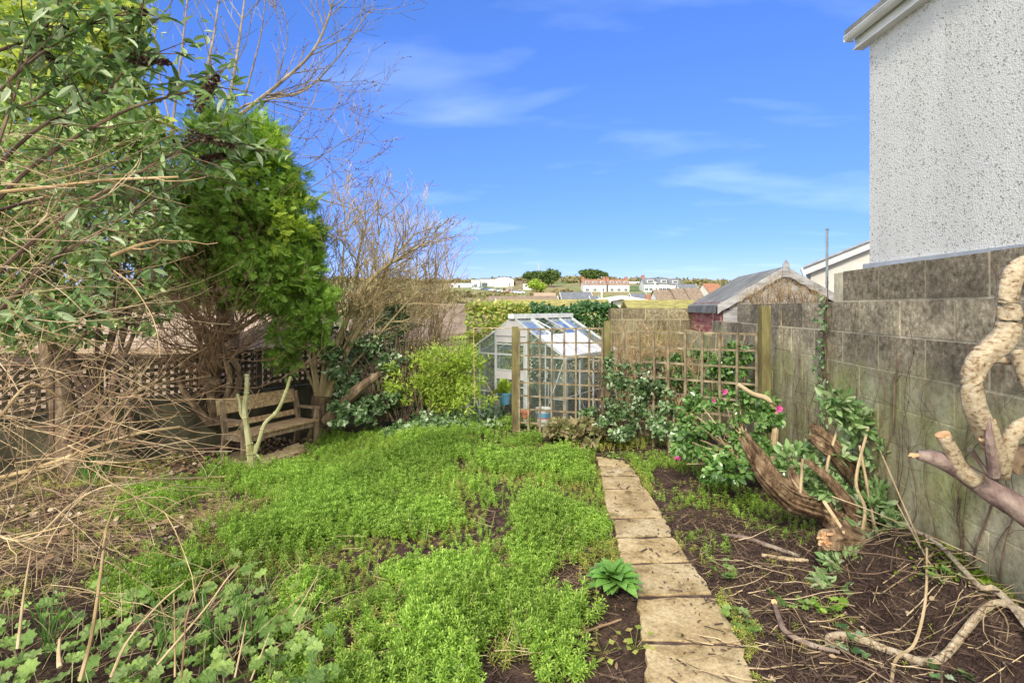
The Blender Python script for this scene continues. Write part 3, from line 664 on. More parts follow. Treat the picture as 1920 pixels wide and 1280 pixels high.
for sg in (-1, 1):
    mb = MB(); n = 14; o = [] ; un = []
    for i in range(n + 1):
        t = i / n; u = sg * t * (W2 + .06); zt = zr - slope * abs(u) + .025; dep = .125 + (.012 * sin(t * 40))
        o.append(S(u, -.05, zt)); un.append(S(u, -.05, zt - dep))
    o2 = [p - V(ld[0], ld[1], 0) * .018 for p in o]; u2 = [p - V(ld[0], ld[1], 0) * .018 for p in un]; m_ = n + 1
    mb.add(o + un + o2 + u2, [q for i in range(n) for q in ([i, i + 1, i + m_ + 1, i + m_], [i + 2 * m_, i + 3 * m_, i + 3 * m_ + 1, i + 2 * m_ + 1], [i, i + 2 * m_, i + 2 * m_ + 1, i + 1], [i + m_, i + m_ + 1, i + 3 * m_ + 1, i + 3 * m_])] + [[n, n + 2 * m_, n + 3 * m_, n + m_]])
    build('bargeboard', mb, M['white'] if 0 else M['greywood'], s)
mb = MB(); c = [(-.045, -.13), (.045, -.13), (.045, .05), (0, .12), (-.045, .05)]
mb.add([S(u, -.075, zr + w) for u, w in c] + [S(u, -.095, zr + w) for u, w in c], [[0,1,2,3,4],[9,8,7,6,5],[0,5,6,1],[1,6,7,2],[2,7,8,3],[3,8,9,4],[4,9,5,0]])
build('finial', mb, M['greywood'], s)

# ------------------------------------------------------------------ trellis fence with posts
tr = np.random.default_rng(11)
def post(px, Z, w, ztop, label, zb=-.3, m='post', cap=False):
    X = (px - HX) / F * Z
    mb = MB(); n = 6
    zs = np.linspace(zb, ztop, n + 1); P = []
    for z in zs:
        j = tr.normal(size=(4, 2)) * .0015
        P += [[X + sx * w / 2 + j[i][0], Z + sy * w / 2 + j[i][1], z] for i, (sx, sy) in enumerate(((-1,-1),(1,-1),(1,1),(-1,1)))]
    fs = [[a * 4 + i, a * 4 + (i + 1) % 4, a * 4 + 4 + (i + 1) % 4, a * 4 + 4 + i] for a in range(n) for i in range(4)] + [[0,3,2,1], [n*4, n*4+1, n*4+2, n*4+3]]
    mb.add(P, fs); return build('fence_post', mb, M[m], label=label, cat='post', group='posts of the garden trellis')
post(965.5, 6.72, .083, 1.36, 'left free-standing mossy post at the end of the trellis beside the greenhouse')
post(1138.5, 6.27, .085, 1.445, 'middle mossy post where the two trellis panels meet')
post(1433, 5.02, .088, 1.628, 'tall mossy green post standing against the long block wall')
def trellis(pA, pB, ztops, zbots, vx, hz, name, label, frame=False, sl=.020):
    """pA,pB plan; vx fractions of uprights; hz fractions of rails; heights interpolated"""
    t = thing(name, (pA[0], pA[1], 0), label, 'trellis', 'square trellis panels across the garden')
    pA = V(*pA); pB = V(*pB); d = nrm(pB - pA); nn = V(d[1], -d[0]); 
    def pt(f, g, off): 
        p = pA + (pB - pA) * f + nn * off; zt = ztops[0] + (ztops[1] - ztops[0]) * f; zb = zbots[0] + (zbots[1] - zbots[0]) * f
        return V(p[0], p[1], zt + (zb - zt) * g)
    for f in vx:
        mb = MB(); q = [pt(f + tr.normal() * .002, g, .009 + tr.normal() * .001) for g in (-.012, .33, .66, 1.0)]
        for a, b in zip(q[:-1], q[1:]): mb.beam(a, b, .016, sl * 1.15, up=(d[0], d[1], 0))
        build('upright', mb, M['trellis'], t)
    for g in hz:
        mb = MB(); q = [pt(f, g + tr.normal() * .002, -.009) for f in np.linspace(0, 1, 5)]
        for a, b in zip(q[:-1], q[1:]): mb.beam(a, b, .016, sl, up=(0, 0, 1))
        build('rail', mb, M['trellis'], t)
    return t
pl, pm, pr = ((972.5 - HX) / F * 6.70, 6.70), ((1131.5 - HX) / F * 6.33, 6.33), ((1424 - HX) / F * 5.06, 5.06)
# uprights by their photo positions
def frac(px, a, b): 
    k = (px - HX) / F; return (k * a[1] - a[0]) / ((b[0] - a[0]) - k * (b[1] - a[1]))
vx1 = [frac(x, pl, pm) for x in (974, 991.5, 1013, 1035, 1058, 1080, 1105, 1129.5)]
trellis(pl, pm, (1.325, 1.35), (-.06, -.06), vx1, np.linspace(0, 1, 9), 'wooden_trellis', 'weathered square trellis panel in front of the greenhouse')
pm2 = ((1146 - HX) / F * 6.22, 6.22)
vx2 = [frac(x, pm2, pr) for x in (1148, 1171, 1199, 1226, 1254, 1286, 1317, 1350, 1383, 1419)]
trellis(pm2, pr, (1.31, 1.345), (-.03, 0), vx2, np.linspace(0, 1, 9), 'wooden_trellis', 'long weathered square trellis panel overgrown by shrubs, ending at the block wall')
# clips fixing the panels
wi = MB(); wi.tube([at(888, 614.5, 6.9), at(925, 615, 6.85), at(962, 615, 6.74)], .006, 5); wi.tube([at(888, 614.5, 6.9), at(889, 690, 6.9), at(890, 760, 6.9)], .006, 5)
build('garden_cane', wi, M['twig_pale'], label='thin straight cane rod fixed to the left trellis post', cat='cane')

# ------------------------------------------------------------------ greenhouse
R_ = V(.80, 7.70); L_ = V(-.763, 8.83); gu = nrm(L_ - R_); gv = nrm(V(-gu[1] * -1, gu[0] * -1)); gv = V(.585, .811)
GWd = np.linalg.norm(L_ - R_); GL = 1.85; GE, GA, GB = .85, 1.436, -.42
gh = thing('greenhouse', ((R_ + L_) / 2).tolist() + [GB], 'aluminium framed glass greenhouse with a white ridge behind the trellis', 'greenhouse')
def G(u, v, z): p = R_ + gu * u + gv * v; return V(p[0], p[1], z)   # u across gable from right corner, v to the back
def roofz(u): return GE + (GA - GE) * (1 - abs(u - GWd / 2) / (GWd / 2))
mb = MB(); T_ = .028
def bar(a, b, w=T_, mb_=None): (mb_ or mb).beam(a, b, w, w, up=(gv[0], gv[1], 0.01))
for v in (0, GL):
    for u in (0, GWd): bar(G(u, v, GB), G(u, v, GE), .045)
    bar(G(0, v, GB + .02), G(GWd, v, GB + .02), .05); bar(G(0, v, GE), G(GWd, v, GE))
    for u in (GWd * .36, GWd * .68): bar(G(u, v, GB), G(u, v, roofz(u) - .02), .036)
    for u in (GWd * .18, GWd * .86): bar(G(u, v, GB), G(u, v, roofz(u) - .02), .018)
    bar(G(0, v, .22), G(GWd * .36, v, .22), .015); bar(G(GWd * .68, v, .22), G(GWd, v, .22), .015)
    bar(G(0, v, GE), G(GWd * .2, v, GB + .3), .014); bar(G(GWd, v, GB + .9), G(GWd * .8, v, GB), .014)
for u in (0, GWd):
    bar(G(u, 0, GE), G(u, GL, GE), .05); bar(G(u, 0, GB + .02), G(u, GL, GB + .02), .05)
    for v in np.linspace(0, GL, 5)[1:-1]: bar(G(u, v, GB), G(u, v, GE), .026)
    bar(G(u, 0, .25), G(u, GL, .25), .014); bar(G(u, 0, GE), G(u, GL / 2, GB), .014); bar(G(u, GL, GE), G(u, GL / 2, GB), .014)
build('frame', mb, M['aluminium'], gh)
for v in np.linspace(0, GL, 5):
    for u in (0, GWd):
        mb = MB(); bar(G(u, v, GE + .012), G(GWd / 2, v, GA + .012), .030); build('rafter', mb, M['aluminium'], gh)
mb = MB(); mb.beam(G(GWd / 2, -.06, GA + .035), G(GWd / 2, GL + .04, GA + .035), .11, .075); build('ridge_cap', mb, M['cap_white'], gh)
mb = MB(); t0, t1 = GWd * .36, GWd * .68; mid = GWd / 2; zlow = 1.05
mb.add([G(t0, -.012, zlow), G(t0, -.012, roofz(t0)), G(mid, -.012, GA), G(t1, -.012, roofz(t1)), G(t1, -.012, zlow), G(t0, .012, zlow), G(t0, .012, roofz(t0)), G(mid, .012, GA), G(t1, .012, roofz(t1)), G(t1, .012, zlow)],
       [[0,1,2,3,4],[9,8,7,6,5],[0,5,6,1],[1,6,7,2],[2,7,8,3],[3,8,9,4],[4,9,5,0]])
mb.beam(G(t0, -.025, 1.16), G(t1, -.025, 1.16), .01, .012); build('gable_panel', mb, M['lilac'], gh)
dr = MB()
dr.beam(G(t0 + .02, -.03, .52), G(t1 - .02, -.03, .52), .02, .13); dk = build('door', dr, M['lilac'], gh)
d2 = MB()
for u in (t0 + .03, t1 - .03): bar(G(u, -.03, GB + .05), G(u, -.03, zlow), .022, d2)
for z in (GB + .06, zlow - .03, .34, .60): bar(G(t0 + .03, -.03, z), G(t1 - .03, -.03, z), .02, d2)
build('door_frame', d2, M['aluminium'], dk)
def pane(q, m): mb = MB(); mb.add(q, [[0, 1, 2, 3]] if len(q) == 4 else [[0, 1, 2]]); build('glass_pane', mb, M[m], gh)
for v, bk in ((0, 0), (GL, 1)):
    for a, b in ((0, .18), (.18, .36), (.36, .68), (.68, .86), (.86, 1)):
        a *= GWd; b *= GWd
        if a > .3 * GWd and b < .7 * GWd: pane([G(a, v, GB + .04), G(b, v, GB + .04), G(b, v, zlow if not bk else roofz(b)), G(a, v, zlow if not bk else roofz(a))], 'glass')
        else: pane([G(a, v, GB + .04), G(b, v, GB + .04), G(b, v, roofz(b)), G(a, v, roofz(a))], 'glass')
for u in (0, GWd):
    for i in range(4):
        v0, v1 = GL * i / 4, GL * (i + 1) / 4; pane([G(u, v0, GB + .04), G(u, v1, GB + .04), G(u, v1, GE), G(u, v0, GE)], 'glass')
for sg in (0, 1):
    for i in range(4):
        v0, v1 = GL * i / 4 + .012, GL * (i + 1) / 4 - .012
        for (f0, f1) in ((0, .55), (.55, 1)):
            if sg == 0 and i == 1 and f0 > .5: continue   # open vent
            def RR(f, v): u = (f * GWd / 2) if sg == 0 else GWd - f * GWd / 2; return G(u, v, roofz(u) + .006)
            pane([RR(f0, v0), RR(f0, v1), RR(f1, v1), RR(f1, v0)], 'poly' if (sg == 0 and f0 < .5 and i < 3) else 'roofglass')
vt = MB(); u_a, u_b = GWd * .5 * .56, GWd * .5 * .97; dz = .0
a0, a1 = G(u_a, GL * .27, roofz(u_a) + .09), G(u_a, GL * .48, roofz(u_a) + .09); b0, b1 = G(u_b, GL * .27, roofz(u_b) + .02), G(u_b, GL * .48, roofz(u_b) + .02)
for p, q in ((a0, a1), (a1, b1), (b1, b0), (b0, a0)): bar(p, q, .018, vt)
build('roof_vent', vt, M['aluminium'], gh)
mb = MB(); mb.beam(at(910, 715, 8.3), at(936, 760, 8.2), .02, .02); build('wooden_batten', mb, M['twig_pale'], label='pale batten leaning against the greenhouse front', cat='batten')
# staging shelf and pots inside
sh = thing('greenhouse_staging', G(.35, 1.0, GB), 'slatted metal shelf table inside the greenhouse', 'shelf')
mb = MB()
for k in range(6): mb.beam(G(.12 + .07 * k, .25, .42), G(.12 + .07 * k, 1.6, .42), .04, .012)
build('shelf_top', mb, M['aluminium'], sh)
for uu, vv in ((.12, .28), (.47, .28), (.12, 1.55), (.47, 1.55)):
    mb = MB(); mb.beam(G(uu, vv, GB), G(uu, vv, .41), .022, .022, up=(1, 0, 0)); build('leg', mb, M['aluminium'], sh)

def lathe(mb, c, prof, k=18, mi=0):
    c = np.array(c, float); th_ = np.arange(k) * 2 * pi / k; P = []
    for r_, z in prof: P += [[c[0] + r_ * cos(t), c[1] + r_ * sin(t), c[2] + z] for t in th_]
    fs = [[a * k + i, a * k + (i + 1) % k, (a + 1) * k + (i + 1) % k, (a + 1) * k + i] for a in range(len(prof) - 1) for i in range(k)]
    mb.add(P, fs, mi)
plastic = lambda n, c: mat(n, [(.3, tuple(x * .85 for x in c)), (.7, c)], 6, .4, .05, spec=.4)
M['blue'] = plastic('blue_plastic', (.13, .33, .50)); M['white_pl'] = plastic('white_plastic', (.72, .72, .68)); M['pinkred'] = plastic('pink_label', (.62, .16, .15)); M['terracotta'] = mat('terracotta', (.45, .17, .10), 10, .85, .2); M['black_pl'] = plastic('black_plastic', (.03, .03, .035))
pc = at(947, 757, 8.05); pot = thing('blue_plant_pot', pc, 'blue plastic pot with a leafy green plant inside the greenhouse doorway', 'plant pot')
mb = MB(); lathe(mb, pc, [(.001, 0), (.07, 0), (.092, .15), (.10, .15), (.10, .18), (.086, .18), (.08, .14), (.001, .14)]); build('container', mb, M['blue'], pot, smooth=False)
mb = MB(); n = 140; rg = np.random.default_rng(5); D = rnd_dir(n, rg); D[:, 2] = abs(D[:, 2]) * 1.6 + .2; D = nrm(D)
mb.inst(LEAF2, pc + V(0, 0, .16) + D * rg.uniform(.02, .2, (n, 1)) * [.8, .8, 1], frames(D, rg.normal(size=(n, 3))), rg.uniform(.05, .1, n)); build('foliage', mb, L['lime'], pot)
bc = at(1020, 803, 7.0); bc[2] = float(gz(bc[0], bc[1])); bk = thing('paint_bucket', bc, 'white plastic bucket with a blue and pink label standing behind the trellis', 'bucket')
mb = MB(); lathe(mb, bc, [(.001, 0), (.085, 0), (.105, .22), (.115, .22), (.115, .245), (.10, .245), (.095, .02), (.001, .015)]); build('pail', mb, M['white_pl'], bk)
mb = MB(); lathe(mb, bc, [(.0915, .05), (.0985, .12)]); build('lower_label', mb, M['pinkred'], bk)
mb = MB(); lathe(mb, bc, [(.099, .122), (.1055, .19)]); build('upper_label', mb, M['blue'], bk)
mb = MB(); mb.tube([bc + V(.115 * cos(t), .03 * sin(t) - .06 * sin(t), .23 - .13 * sin(t)) for t in np.linspace(0, pi, 12)], .004, 5); build('handle', mb, M['aluminium'], bk)
tp = at(986, 785, 7.75); pot = thing('terracotta_pot', tp, 'small terracotta flowerpot low behind the trellis uprights', 'plant pot')
mb = MB(); lathe(mb, tp, [(.001, 0), (.05, 0), (.07, .1), (.08, .1), (.08, .13), (.068, .13), (.06, .02), (.001, .02)]); build('container', mb, M['terracotta'], pot)
for i, (px, py, c, lb) in enumerate(((1000, 690, 'white_pl', 'small white flowerpot on the greenhouse shelf'), (1043, 688, 'black_pl', 'black flowerpot on the greenhouse shelf'), (1052, 690, 'white_pl', 'white flowerpot next to the black one on the greenhouse shelf'))):
    c0 = G(.22 + .03 * i, 1.3 - .42 * i, .427); pt_ = thing('flowerpot', c0, lb, 'plant pot', 'pots on the greenhouse shelf')
    mb = MB(); lathe(mb, c0, [(.001, 0), (.035, 0), (.05, .085), (.056, .085), (.056, .1), (.046, .1), (.042, .02), (.001, .02)]); build('container', mb, M[c], pt_)

# ------------------------------------------------------------------ lattice fence on a low wall, left
fA, fB = V(-7.2, 3.0), V(-.35, 11.1); fd = nrm(fB - fA); fn = V(fd[1], -fd[0])
mb = MB(); ce = (fA + fB) / 2; mb.box((ce[0] - fn[0] * .1, ce[1] - fn[1] * .1, -.12), (np.linalg.norm(fB - fA), .2, 1.12), math.atan2(fd[1], fd[0]))
build('low_concrete_wall', mb, M['lowwall'], label='low dark mossy concrete wall under the lattice fence behind the bench', cat='wall')
def lattice(s0, s1, z0, z1, m, label, gap=.085, w=.046):
    t = thing('lattice_screen', (fA + fd * s0).tolist() + [z0], label, 'lattice panel', 'lattice panels along the left boundary')
    def q(s_, z, o): p = fA + fd * s_ + fn * o; return V(p[0], p[1], z)
    mb = MB(); s_ = s0 + .03
    while s_ < s1 - .02: mb.beam(q(s_, z0, .004), q(s_, z1, .004), .008, w, up=(fd[0], fd[1], 0)); s_ += gap
    z = z0 + .03
    while z < z1 - .02: mb.beam(q(s0, z, -.006), q(s1, z, -.006), .008, w); z += gap
    build('lath_grid', mb, M[m], t)
    mb = MB(); mb.beam(q(s0, z1 + .02, 0), q(s1, z1 + .02, 0), .04, .04); mb.beam(q(s0, z0 - .0, 0), q(s1, z0 - .0, 0), .04, .035); build('frame', mb, M[m], t)
tot = np.linalg.norm(fB - fA)
cuts = [0.2, 2.0, 3.8, 5.6, 7.4]
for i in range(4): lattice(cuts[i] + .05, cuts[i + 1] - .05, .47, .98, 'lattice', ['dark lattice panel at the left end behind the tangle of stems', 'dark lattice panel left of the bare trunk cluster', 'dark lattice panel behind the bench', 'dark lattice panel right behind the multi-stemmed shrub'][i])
lattice(7.45, 9.0, .47, .99, 'lattice_sun', 'lattice panel with sunlight painted into its pale wood, behind the ivy mound'); lattice(9.05, tot - .03, .47, 1.0, 'lattice_sun', 'lattice panel with sunlight painted into its pale wood, beside the greenhouse')
for s_, lb in zip(cuts + [9.03], ('the left end', 'first joint', 'second joint', 'third joint, behind the bench', 'fourth joint', 'last joint by the greenhouse')):
    p = fA + fd * s_; mb = MB(); mb.box((p[0] - fn[0] * .045, p[1] - fn[1] * .045, .55), (.07, .07, .98), math.atan2(fd[1], fd[0]))
    build('lattice_post', mb, M['lattice'], label='dark square post holding up the lattice at ' + lb, cat='post', group='posts of the lattice fence')

# ------------------------------------------------------------------ bench
bl, br = ground_pt(457, 868), ground_pt(593, 832)     # front leg feet
bd = nrm(br[:2] - bl[:2]); bL = np.linalg.norm(br[:2] - bl[:2]); bn = V(-bd[1], bd[0]); z0 = min(bl[2], br[2]) + .0
bo = bl[:2]; bn = bn * (1 if bn[1] > 0 else -1)
def BP(u, v, z): p = bo + bd * u + bn * v * .78; return V(p[0], p[1], z0 + z * .80)
be = thing('garden_bench', BP(bL / 2, .2, 0), 'weathered wooden garden bench with a broad top back board standing under the conifer', 'bench')
up3 = (bd[0], bd[1], 0)
for u in (0.0, bL):
    mb = MB(); mb.beam(BP(u, 0, 0), BP(u, 0, .60), .05, .05, up=up3); build('leg', mb, M['bench_dark'], be)
    mb = MB(); mb.beam(BP(u, .52, 0), BP(u, .46, .40), .05, .06, up=up3); mb.beam(BP(u, .462, .38), BP(u, .56, .86), .045, .055, up=up3); build('leg', mb, M['bench_dark'], be)
    mb = MB(); mb.beam(BP(u, -.06, .615), BP(u, .50, .60), .055, .03); build('armrest', mb, M['bench_dark'], be)
    mb = MB(); mb.beam(BP(u, .02, .36), BP(u, .46, .35), .04, .06); build('side_rail', mb, M['bench_dark'], be)
for k, (v, w) in enumerate(((.03, .10), (.145, .10), (.26, .10), (.375, .10))):
    mb = MB(); mb.beam(BP(.02 if k else -.02, v, .405 - .01 * k / 3), BP(bL - .02 if k else bL + .02, v, .405 - .01 * k / 3), w, .024); build('seat_slat', mb, M['bench'], be)
mb = MB(); mb.beam(BP(.02, .53, .50), BP(bL - .02, .53, .50), .02, .07, up=(bn[0] * .2, bn[1] * .2, 1)); build('lower_back_slat', mb, M['bench'], be)
mb = MB(); mb.beam(BP(-.06, .555, .79), BP(bL - .02, .555, .79), .024, .18, up=(bn[0] * .2, bn[1] * .2, 1)); build('backrest', mb, M['bench'], be)
mb = MB(); mb.beam(BP(.03, .02, .34), BP(bL - .03, .02, .34), .025, .06); build('front_rail', mb, M['bench_dark'], be)
# ------------------------------------------------------------------ background: neighbours, hillside
def gableroof(mb, c, w, d, z, rh, rz, ov=.3, mi=0, th=.12):
    """ridge along local x"""
    cs, sn = cos(rz), sin(rz)
    def T(x, y, zz): return [c[0] + x * cs - y * sn, c[1] + x * sn + y * cs, zz]
    W_, D_ = w / 2 + ov, d / 2 + ov; zl = z - ov * rh / (d / 2)
    v = [T(-W_, -D_, zl), T(W_, -D_, zl), T(W_, 0, z + rh), T(-W_, 0, z + rh), T(W_, D_, zl), T(-W_, D_, zl)]
    v2 = [[a, b, q + th] for a, b, q in v]
    mb.add(v + v2, [[0,3,2,1],[3,5,4,2],[6,7,8,9],[9,8,10,11],[0,1,7,6],[1,2,8,7],[2,4,10,8],[4,5,11,10],[5,3,9,11],[3,0,6,9]], mi)
def house(name, px, py_eave, Z, w, d, hh, rh, rz, wallm, roofm, label, group=None, wins=(), chim=(), sink=6, dormers=0, winm='winglass', verge=None):
    c = at(px, py_eave, Z); ze = c[2]; zb = ze - hh
    t = thing(name, (c[0], c[1] + d / 2, zb), label, 'house', group)
    cs, sn = cos(rz), sin(rz); cx, cy = c[0], c[1] + d / 2
    def T(x, y, zz): return V(cx + x * cs - y * sn, cy + x * sn + y * cs, zz)
    mb = MB(); mb.box((cx, cy, (ze + zb - sink) / 2), (w, d, ze - zb + sink), rz)
    for sx in (-1, 1): mb.add([T(sx * w / 2, -d / 2, ze), T(sx * w / 2, d / 2, ze), T(sx * w / 2, 0, ze + rh)], [[0, 1, 2]] if sx > 0 else [[0, 2, 1]])
    build('wall', mb, M[wallm], t)
    mb = MB(); gableroof(mb, (cx, cy), w, d, ze, rh, rz); build('roof', mb, M[roofm], t)
    for (fx, fz, ww, wh) in wins:
        a = T(fx * w, -d / 2 - .03, zb + fz); mb = MB(); mb.box(a, (ww, .06, wh), rz); o = build('window', mb, M['white'], t)
        mb = MB(); a = T(fx * w, -d / 2 - .07, zb + fz); 
        for s_ in (-1, 1): mb.box(a + V(cs, sn, 0) * s_ * ww * .24, (ww * .42, .03, wh * .82), rz)
        build('pane', mb, M[winm], o)
    for (fx, s_) in chim:
        mb = MB(); a = T(fx * w, 0, ze + rh + .35); mb.box(a, (s_, s_ * .8, 1.5), rz); mb.box(a + V(0, 0, .8), (s_ * 1.15, s_ * .95, .14), rz)
        for q in (-.2, .2): mb.tube([a + V(cs, sn, 0) * q * s_ + V(0, 0, .85), a + V(cs, sn, 0) * q * s_ + V(0, 0, 1.15)], s_ * .13, 7)
        build('chimney', mb, M['brick'], t)
    for i in range(dormers):
        fx = (i + .5) / dormers - .5; a = T(fx * w, -d / 4, ze + rh * .42)
        mb = MB(); mb.box(a, (w / dormers * .5, d / 2.6, rh * .45), rz); o = build('dormer', mb, M['white'], t)
        mb = MB(); mb.box(T(fx * w, -d / 4 - d / 5.2 - .04, ze + rh * .42), (w / dormers * .42, .05, rh * .3), rz); build('pane', mb, M[winm], o)
    if roofm == 'r_grey2':
        mb = MB(); mb.beam(T(-w / 2 - .3, 0, ze + rh + .14), T(w / 2 + .3, 0, ze + rh + .14), .5, .35); build('ridge_tiles', mb, M['r_orange'], t)
        mb = MB(); mb.beam(T(-w / 2, -d / 2 - .5, ze - 3.1), T(w / 2, -d / 2 - .5, ze - 3.1), .08, .25); build('balcony_rail', mb, M['scaff'], t)
    if verge:
        mb = MB()
        for sx in (-1, 1):
            for sy in (-1, 1): mb.beam(T(sx * (w / 2 + .32), sy * (d / 2 + .3), ze - .3 * rh / (d / 2) + .05), T(sx * (w / 2 + .32), 0, ze + rh + .05), .05, .22)
        build('verge_board', mb, M[verge], t)
    return t
M['winglass'] = mat('window_glass', (.05, .07, .09), 2, .1, 0, spec=.8)
M['brick'] = mat('chimney_brick', (.36, .17, .12), 8, .9, .1)
M['r_moss'] = mat('mossy_tiles', [(.3, (.14, .12, .05)), (.5, (.27, .24, .085)), (.7, (.42, .37, .14))], 2.5, .95, .5, .03, stretch=(1, 3, 3))
M['r_brown'] = mat('brown_tiles', [(.3, (.15, .11, .085)), (.7, (.29, .22, .17))], 2, .95, .2)
M['r_grey'] = mat('slate_tiles', [(.3, (.10, .11, .13)), (.7, (.20, .21, .24))], 2, .9, .2)
M['r_orange'] = mat('orange_tiles', [(.3, (.22, .10, .07)), (.7, (.38, .19, .12))], 2, .95, .2)
def tiled(name, a, b_):
    m, nt, b, o = newmat(name); t = nt.nodes.new('ShaderNodeTexCoord'); w = nt.nodes.new('ShaderNodeTexBrick'); nt.links.new(t.outputs['UV'], w.inputs[0])
    return m
M['r_pink'] = mat('pinkish_tiles', [(.3, (.30, .215, .15)), (.55, (.42, .31, .22)), (.75, (.50, .39, .28))], 2.2, .95, .6, .03, stretch=(1, 1, 7))
_nt = M['r_pink'].node_tree; _b = [n for n in _nt.nodes if n.type == 'BSDF_PRINCIPLED'][0]; _t = _nt.nodes.new('ShaderNodeTexCoord'); _w = _nt.nodes.new('ShaderNodeTexWave'); _w.bands_direction = 'Z'; _w.wave_profile = 'SAW'; _w.inputs['Scale'].default_value = 6.3; _w.inputs['Distortion'].default_value = .4
_nt.links.new(_t.outputs['Object'], _w.inputs['Vector']); _src = _b.inputs['Base Color'].links[0].from_socket; _nt.links.new(mixc(_nt, 1.0, _src, ramp(_nt, _w.outputs[0], [(0, (.55, .53, .52)), (.25, (.95, .95, .95)), (1, (1.1, 1.1, 1.1))]), 'MULTIPLY'), _b.inputs['Base Color'])
M['tanwall'] = mat('tan_render', (.36, .27, .21), 2, .9, .2)
M['r_grey2'] = mat('rusty_slates', [(.3, (.20, .11, .09)), (.7, (.36, .22, .18))], 2, .9, .2)
M['r_green'] = mat('corrugated_sheet', [(.3, (.42, .44, .45)), (.7, (.6, .62, .63))], 1, .6, .1)
M['cladding'] = mat('white_cladding', [(.3, (.70, .72, .74)), (.7, (.82, .83, .84))], .5, .6, .1)
M['scaff'] = mat('dark_rail', (.10, .10, .10), 1, .6, 0)
mossw = 'offwhite'
def moss_house(pxa, pxb, py, Z, label, dark='r_moss', verge='white', rz=0, d=8, rh=1.9, ridge=True, wall='offwhite', hh=2.6, wins=()):
    w = (pxb - pxa) / F * Z; eave_py = None
    cz = at(0, py, Z + d / 2)[2]; c = at((pxa + pxb) / 2, py, Z)
    pe = HY - (cz - rh - EYE) / Z * F
    return house('bungalow', (pxa + pxb) / 2, pe, Z, w, d, hh, rh, rz, wall, dark, label, 'bungalows down the slope', wins=wins, verge=verge)
moss_house(938, 1160, 565.5, 22, 'long bungalow roof yellow with moss just over the hedge')
moss_house(1216, 1345, 566, 24, 'second moss-yellowed bungalow roof, left of the shed', verge=None)
# gable-on bungalow between them
house('bungalow', 1186, 579, 26, 1.3, 7, 2.6, .6, radians(90), 'white', 'r_brown', 'small brown-roofed gable peeping between the two mossy roofs', 'bungalows down the slope', verge='white')
W1 = ((-.3, 1.4, 1.4, 1.1), (.25, 1.4, 1.4, 1.1))
moss_house(918, 982, 557, 55, 'brown-roofed bungalow with a white gable end, left of its lookalike', 'r_brown', None, wall='white', wins=W1)
moss_house(990, 1046, 556.5, 58, 'brown-roofed bungalow with a white gable end over the greenhouse ridge', 'r_brown', 'white', wall='white', wins=W1)
moss_house(1006, 1042, 550, 85, 'pinkish low roof behind the brown-roofed bungalow', 'r_pink', None, wins=W1)
moss_house(1058, 1112, 549, 80, 'dark grey roofed bungalow with a white gutter line beside the white pole', 'r_grey', 'white', wall='offwhite', wins=W1)
moss_house(1117, 1127, 556, 70, 'tiny white gable near the foot of the white pole', 'r_grey', 'white', wall='white')
moss_house(845, 893, 572, 40, 'low brownish roof seen through the bare shrub', 'r_pink', None, wall='offwhite', wins=W1)
moss_house(1196, 1220, 551, 75, 'low slate roof beside the brick chimney', 'r_grey', 'white', wall='white')
for (a, b_, py, lb) in ((1236, 1268, 544.5, 'left brown roof of the row of three on the slope'), (1270, 1296, 542, 'middle brown roof of the row of three on the slope'), (1297, 1322, 541, 'right brown roof of the row of three on the slope')):
    moss_house(a, b_, py, 105, lb, 'r_brown', None, rz=radians(4), wall='white', rh=3.0, wins=((-.2, 1.4, 1.3, 1.2), (.22, 1.4, 1.3, 1.2)), hh=3)
moss_house(1326, 1357, 532, 150, 'dark russet roof close to the left eave of the shed', 'r_orange', None, rz=radians(14), wall='offwhite', rh=3.4, hh=4, wins=W1)
moss_house(1277, 1310, 533, 190, 'blue-grey roof of a white house left of the shed', 'r_grey', 'white', wall='white', rh=3.2, hh=5, wins=W1)
# terraces on the skyline
def terrace(pxa, pxb, py_e, Z, roofm, label, dorm, chim, hh=6.5, rh=1.9):
    w = (pxb - pxa) / F * Z; n = max(3, int(w / 3))
    wins = [((i + .5) / n - .5, zf, 1.4, 1.2) for i in range(n) for zf in (1.5, 4.3)]
    return house('terraced_house', (pxa + pxb) / 2, py_e, Z, w, 8, hh, rh, 0, 'white', roofm, label, 'white terraces on the skyline', wins=wins, chim=chim, dormers=dorm)
terrace(1094, 1137, 533, 205, 'r_grey2', 'left of the two white terraces with orange ridge tiles on the skyline', 3, ((-.47, 1.2), (.47, 1.2)))
terrace(1141, 1180, 533, 205, 'r_grey2', 'right of the two white terraces with orange ridge tiles on the skyline', 3, ((-.47, 1.2), (.45, 1.2)))
terrace(1208, 1233, 532, 205, 'r_grey', 'white slate-roofed house at the left of the skyline group of three', 1, ((-.4, 1.2),), rh=2.4)
terrace(1235, 1256, 532, 204, 'r_grey', 'white slate-roofed house in the middle of the skyline group of three', 1, (), rh=2.4)
terrace(1257, 1277, 533, 203, 'r_grey', 'white slate-roofed house at the right of the skyline group of three', 1, (), rh=2.4)
terrace(1182, 1203, 533, 260, 'cladding', 'pale distant flats between the terraces and the slate-roofed houses', 0, (), rh=1.5)
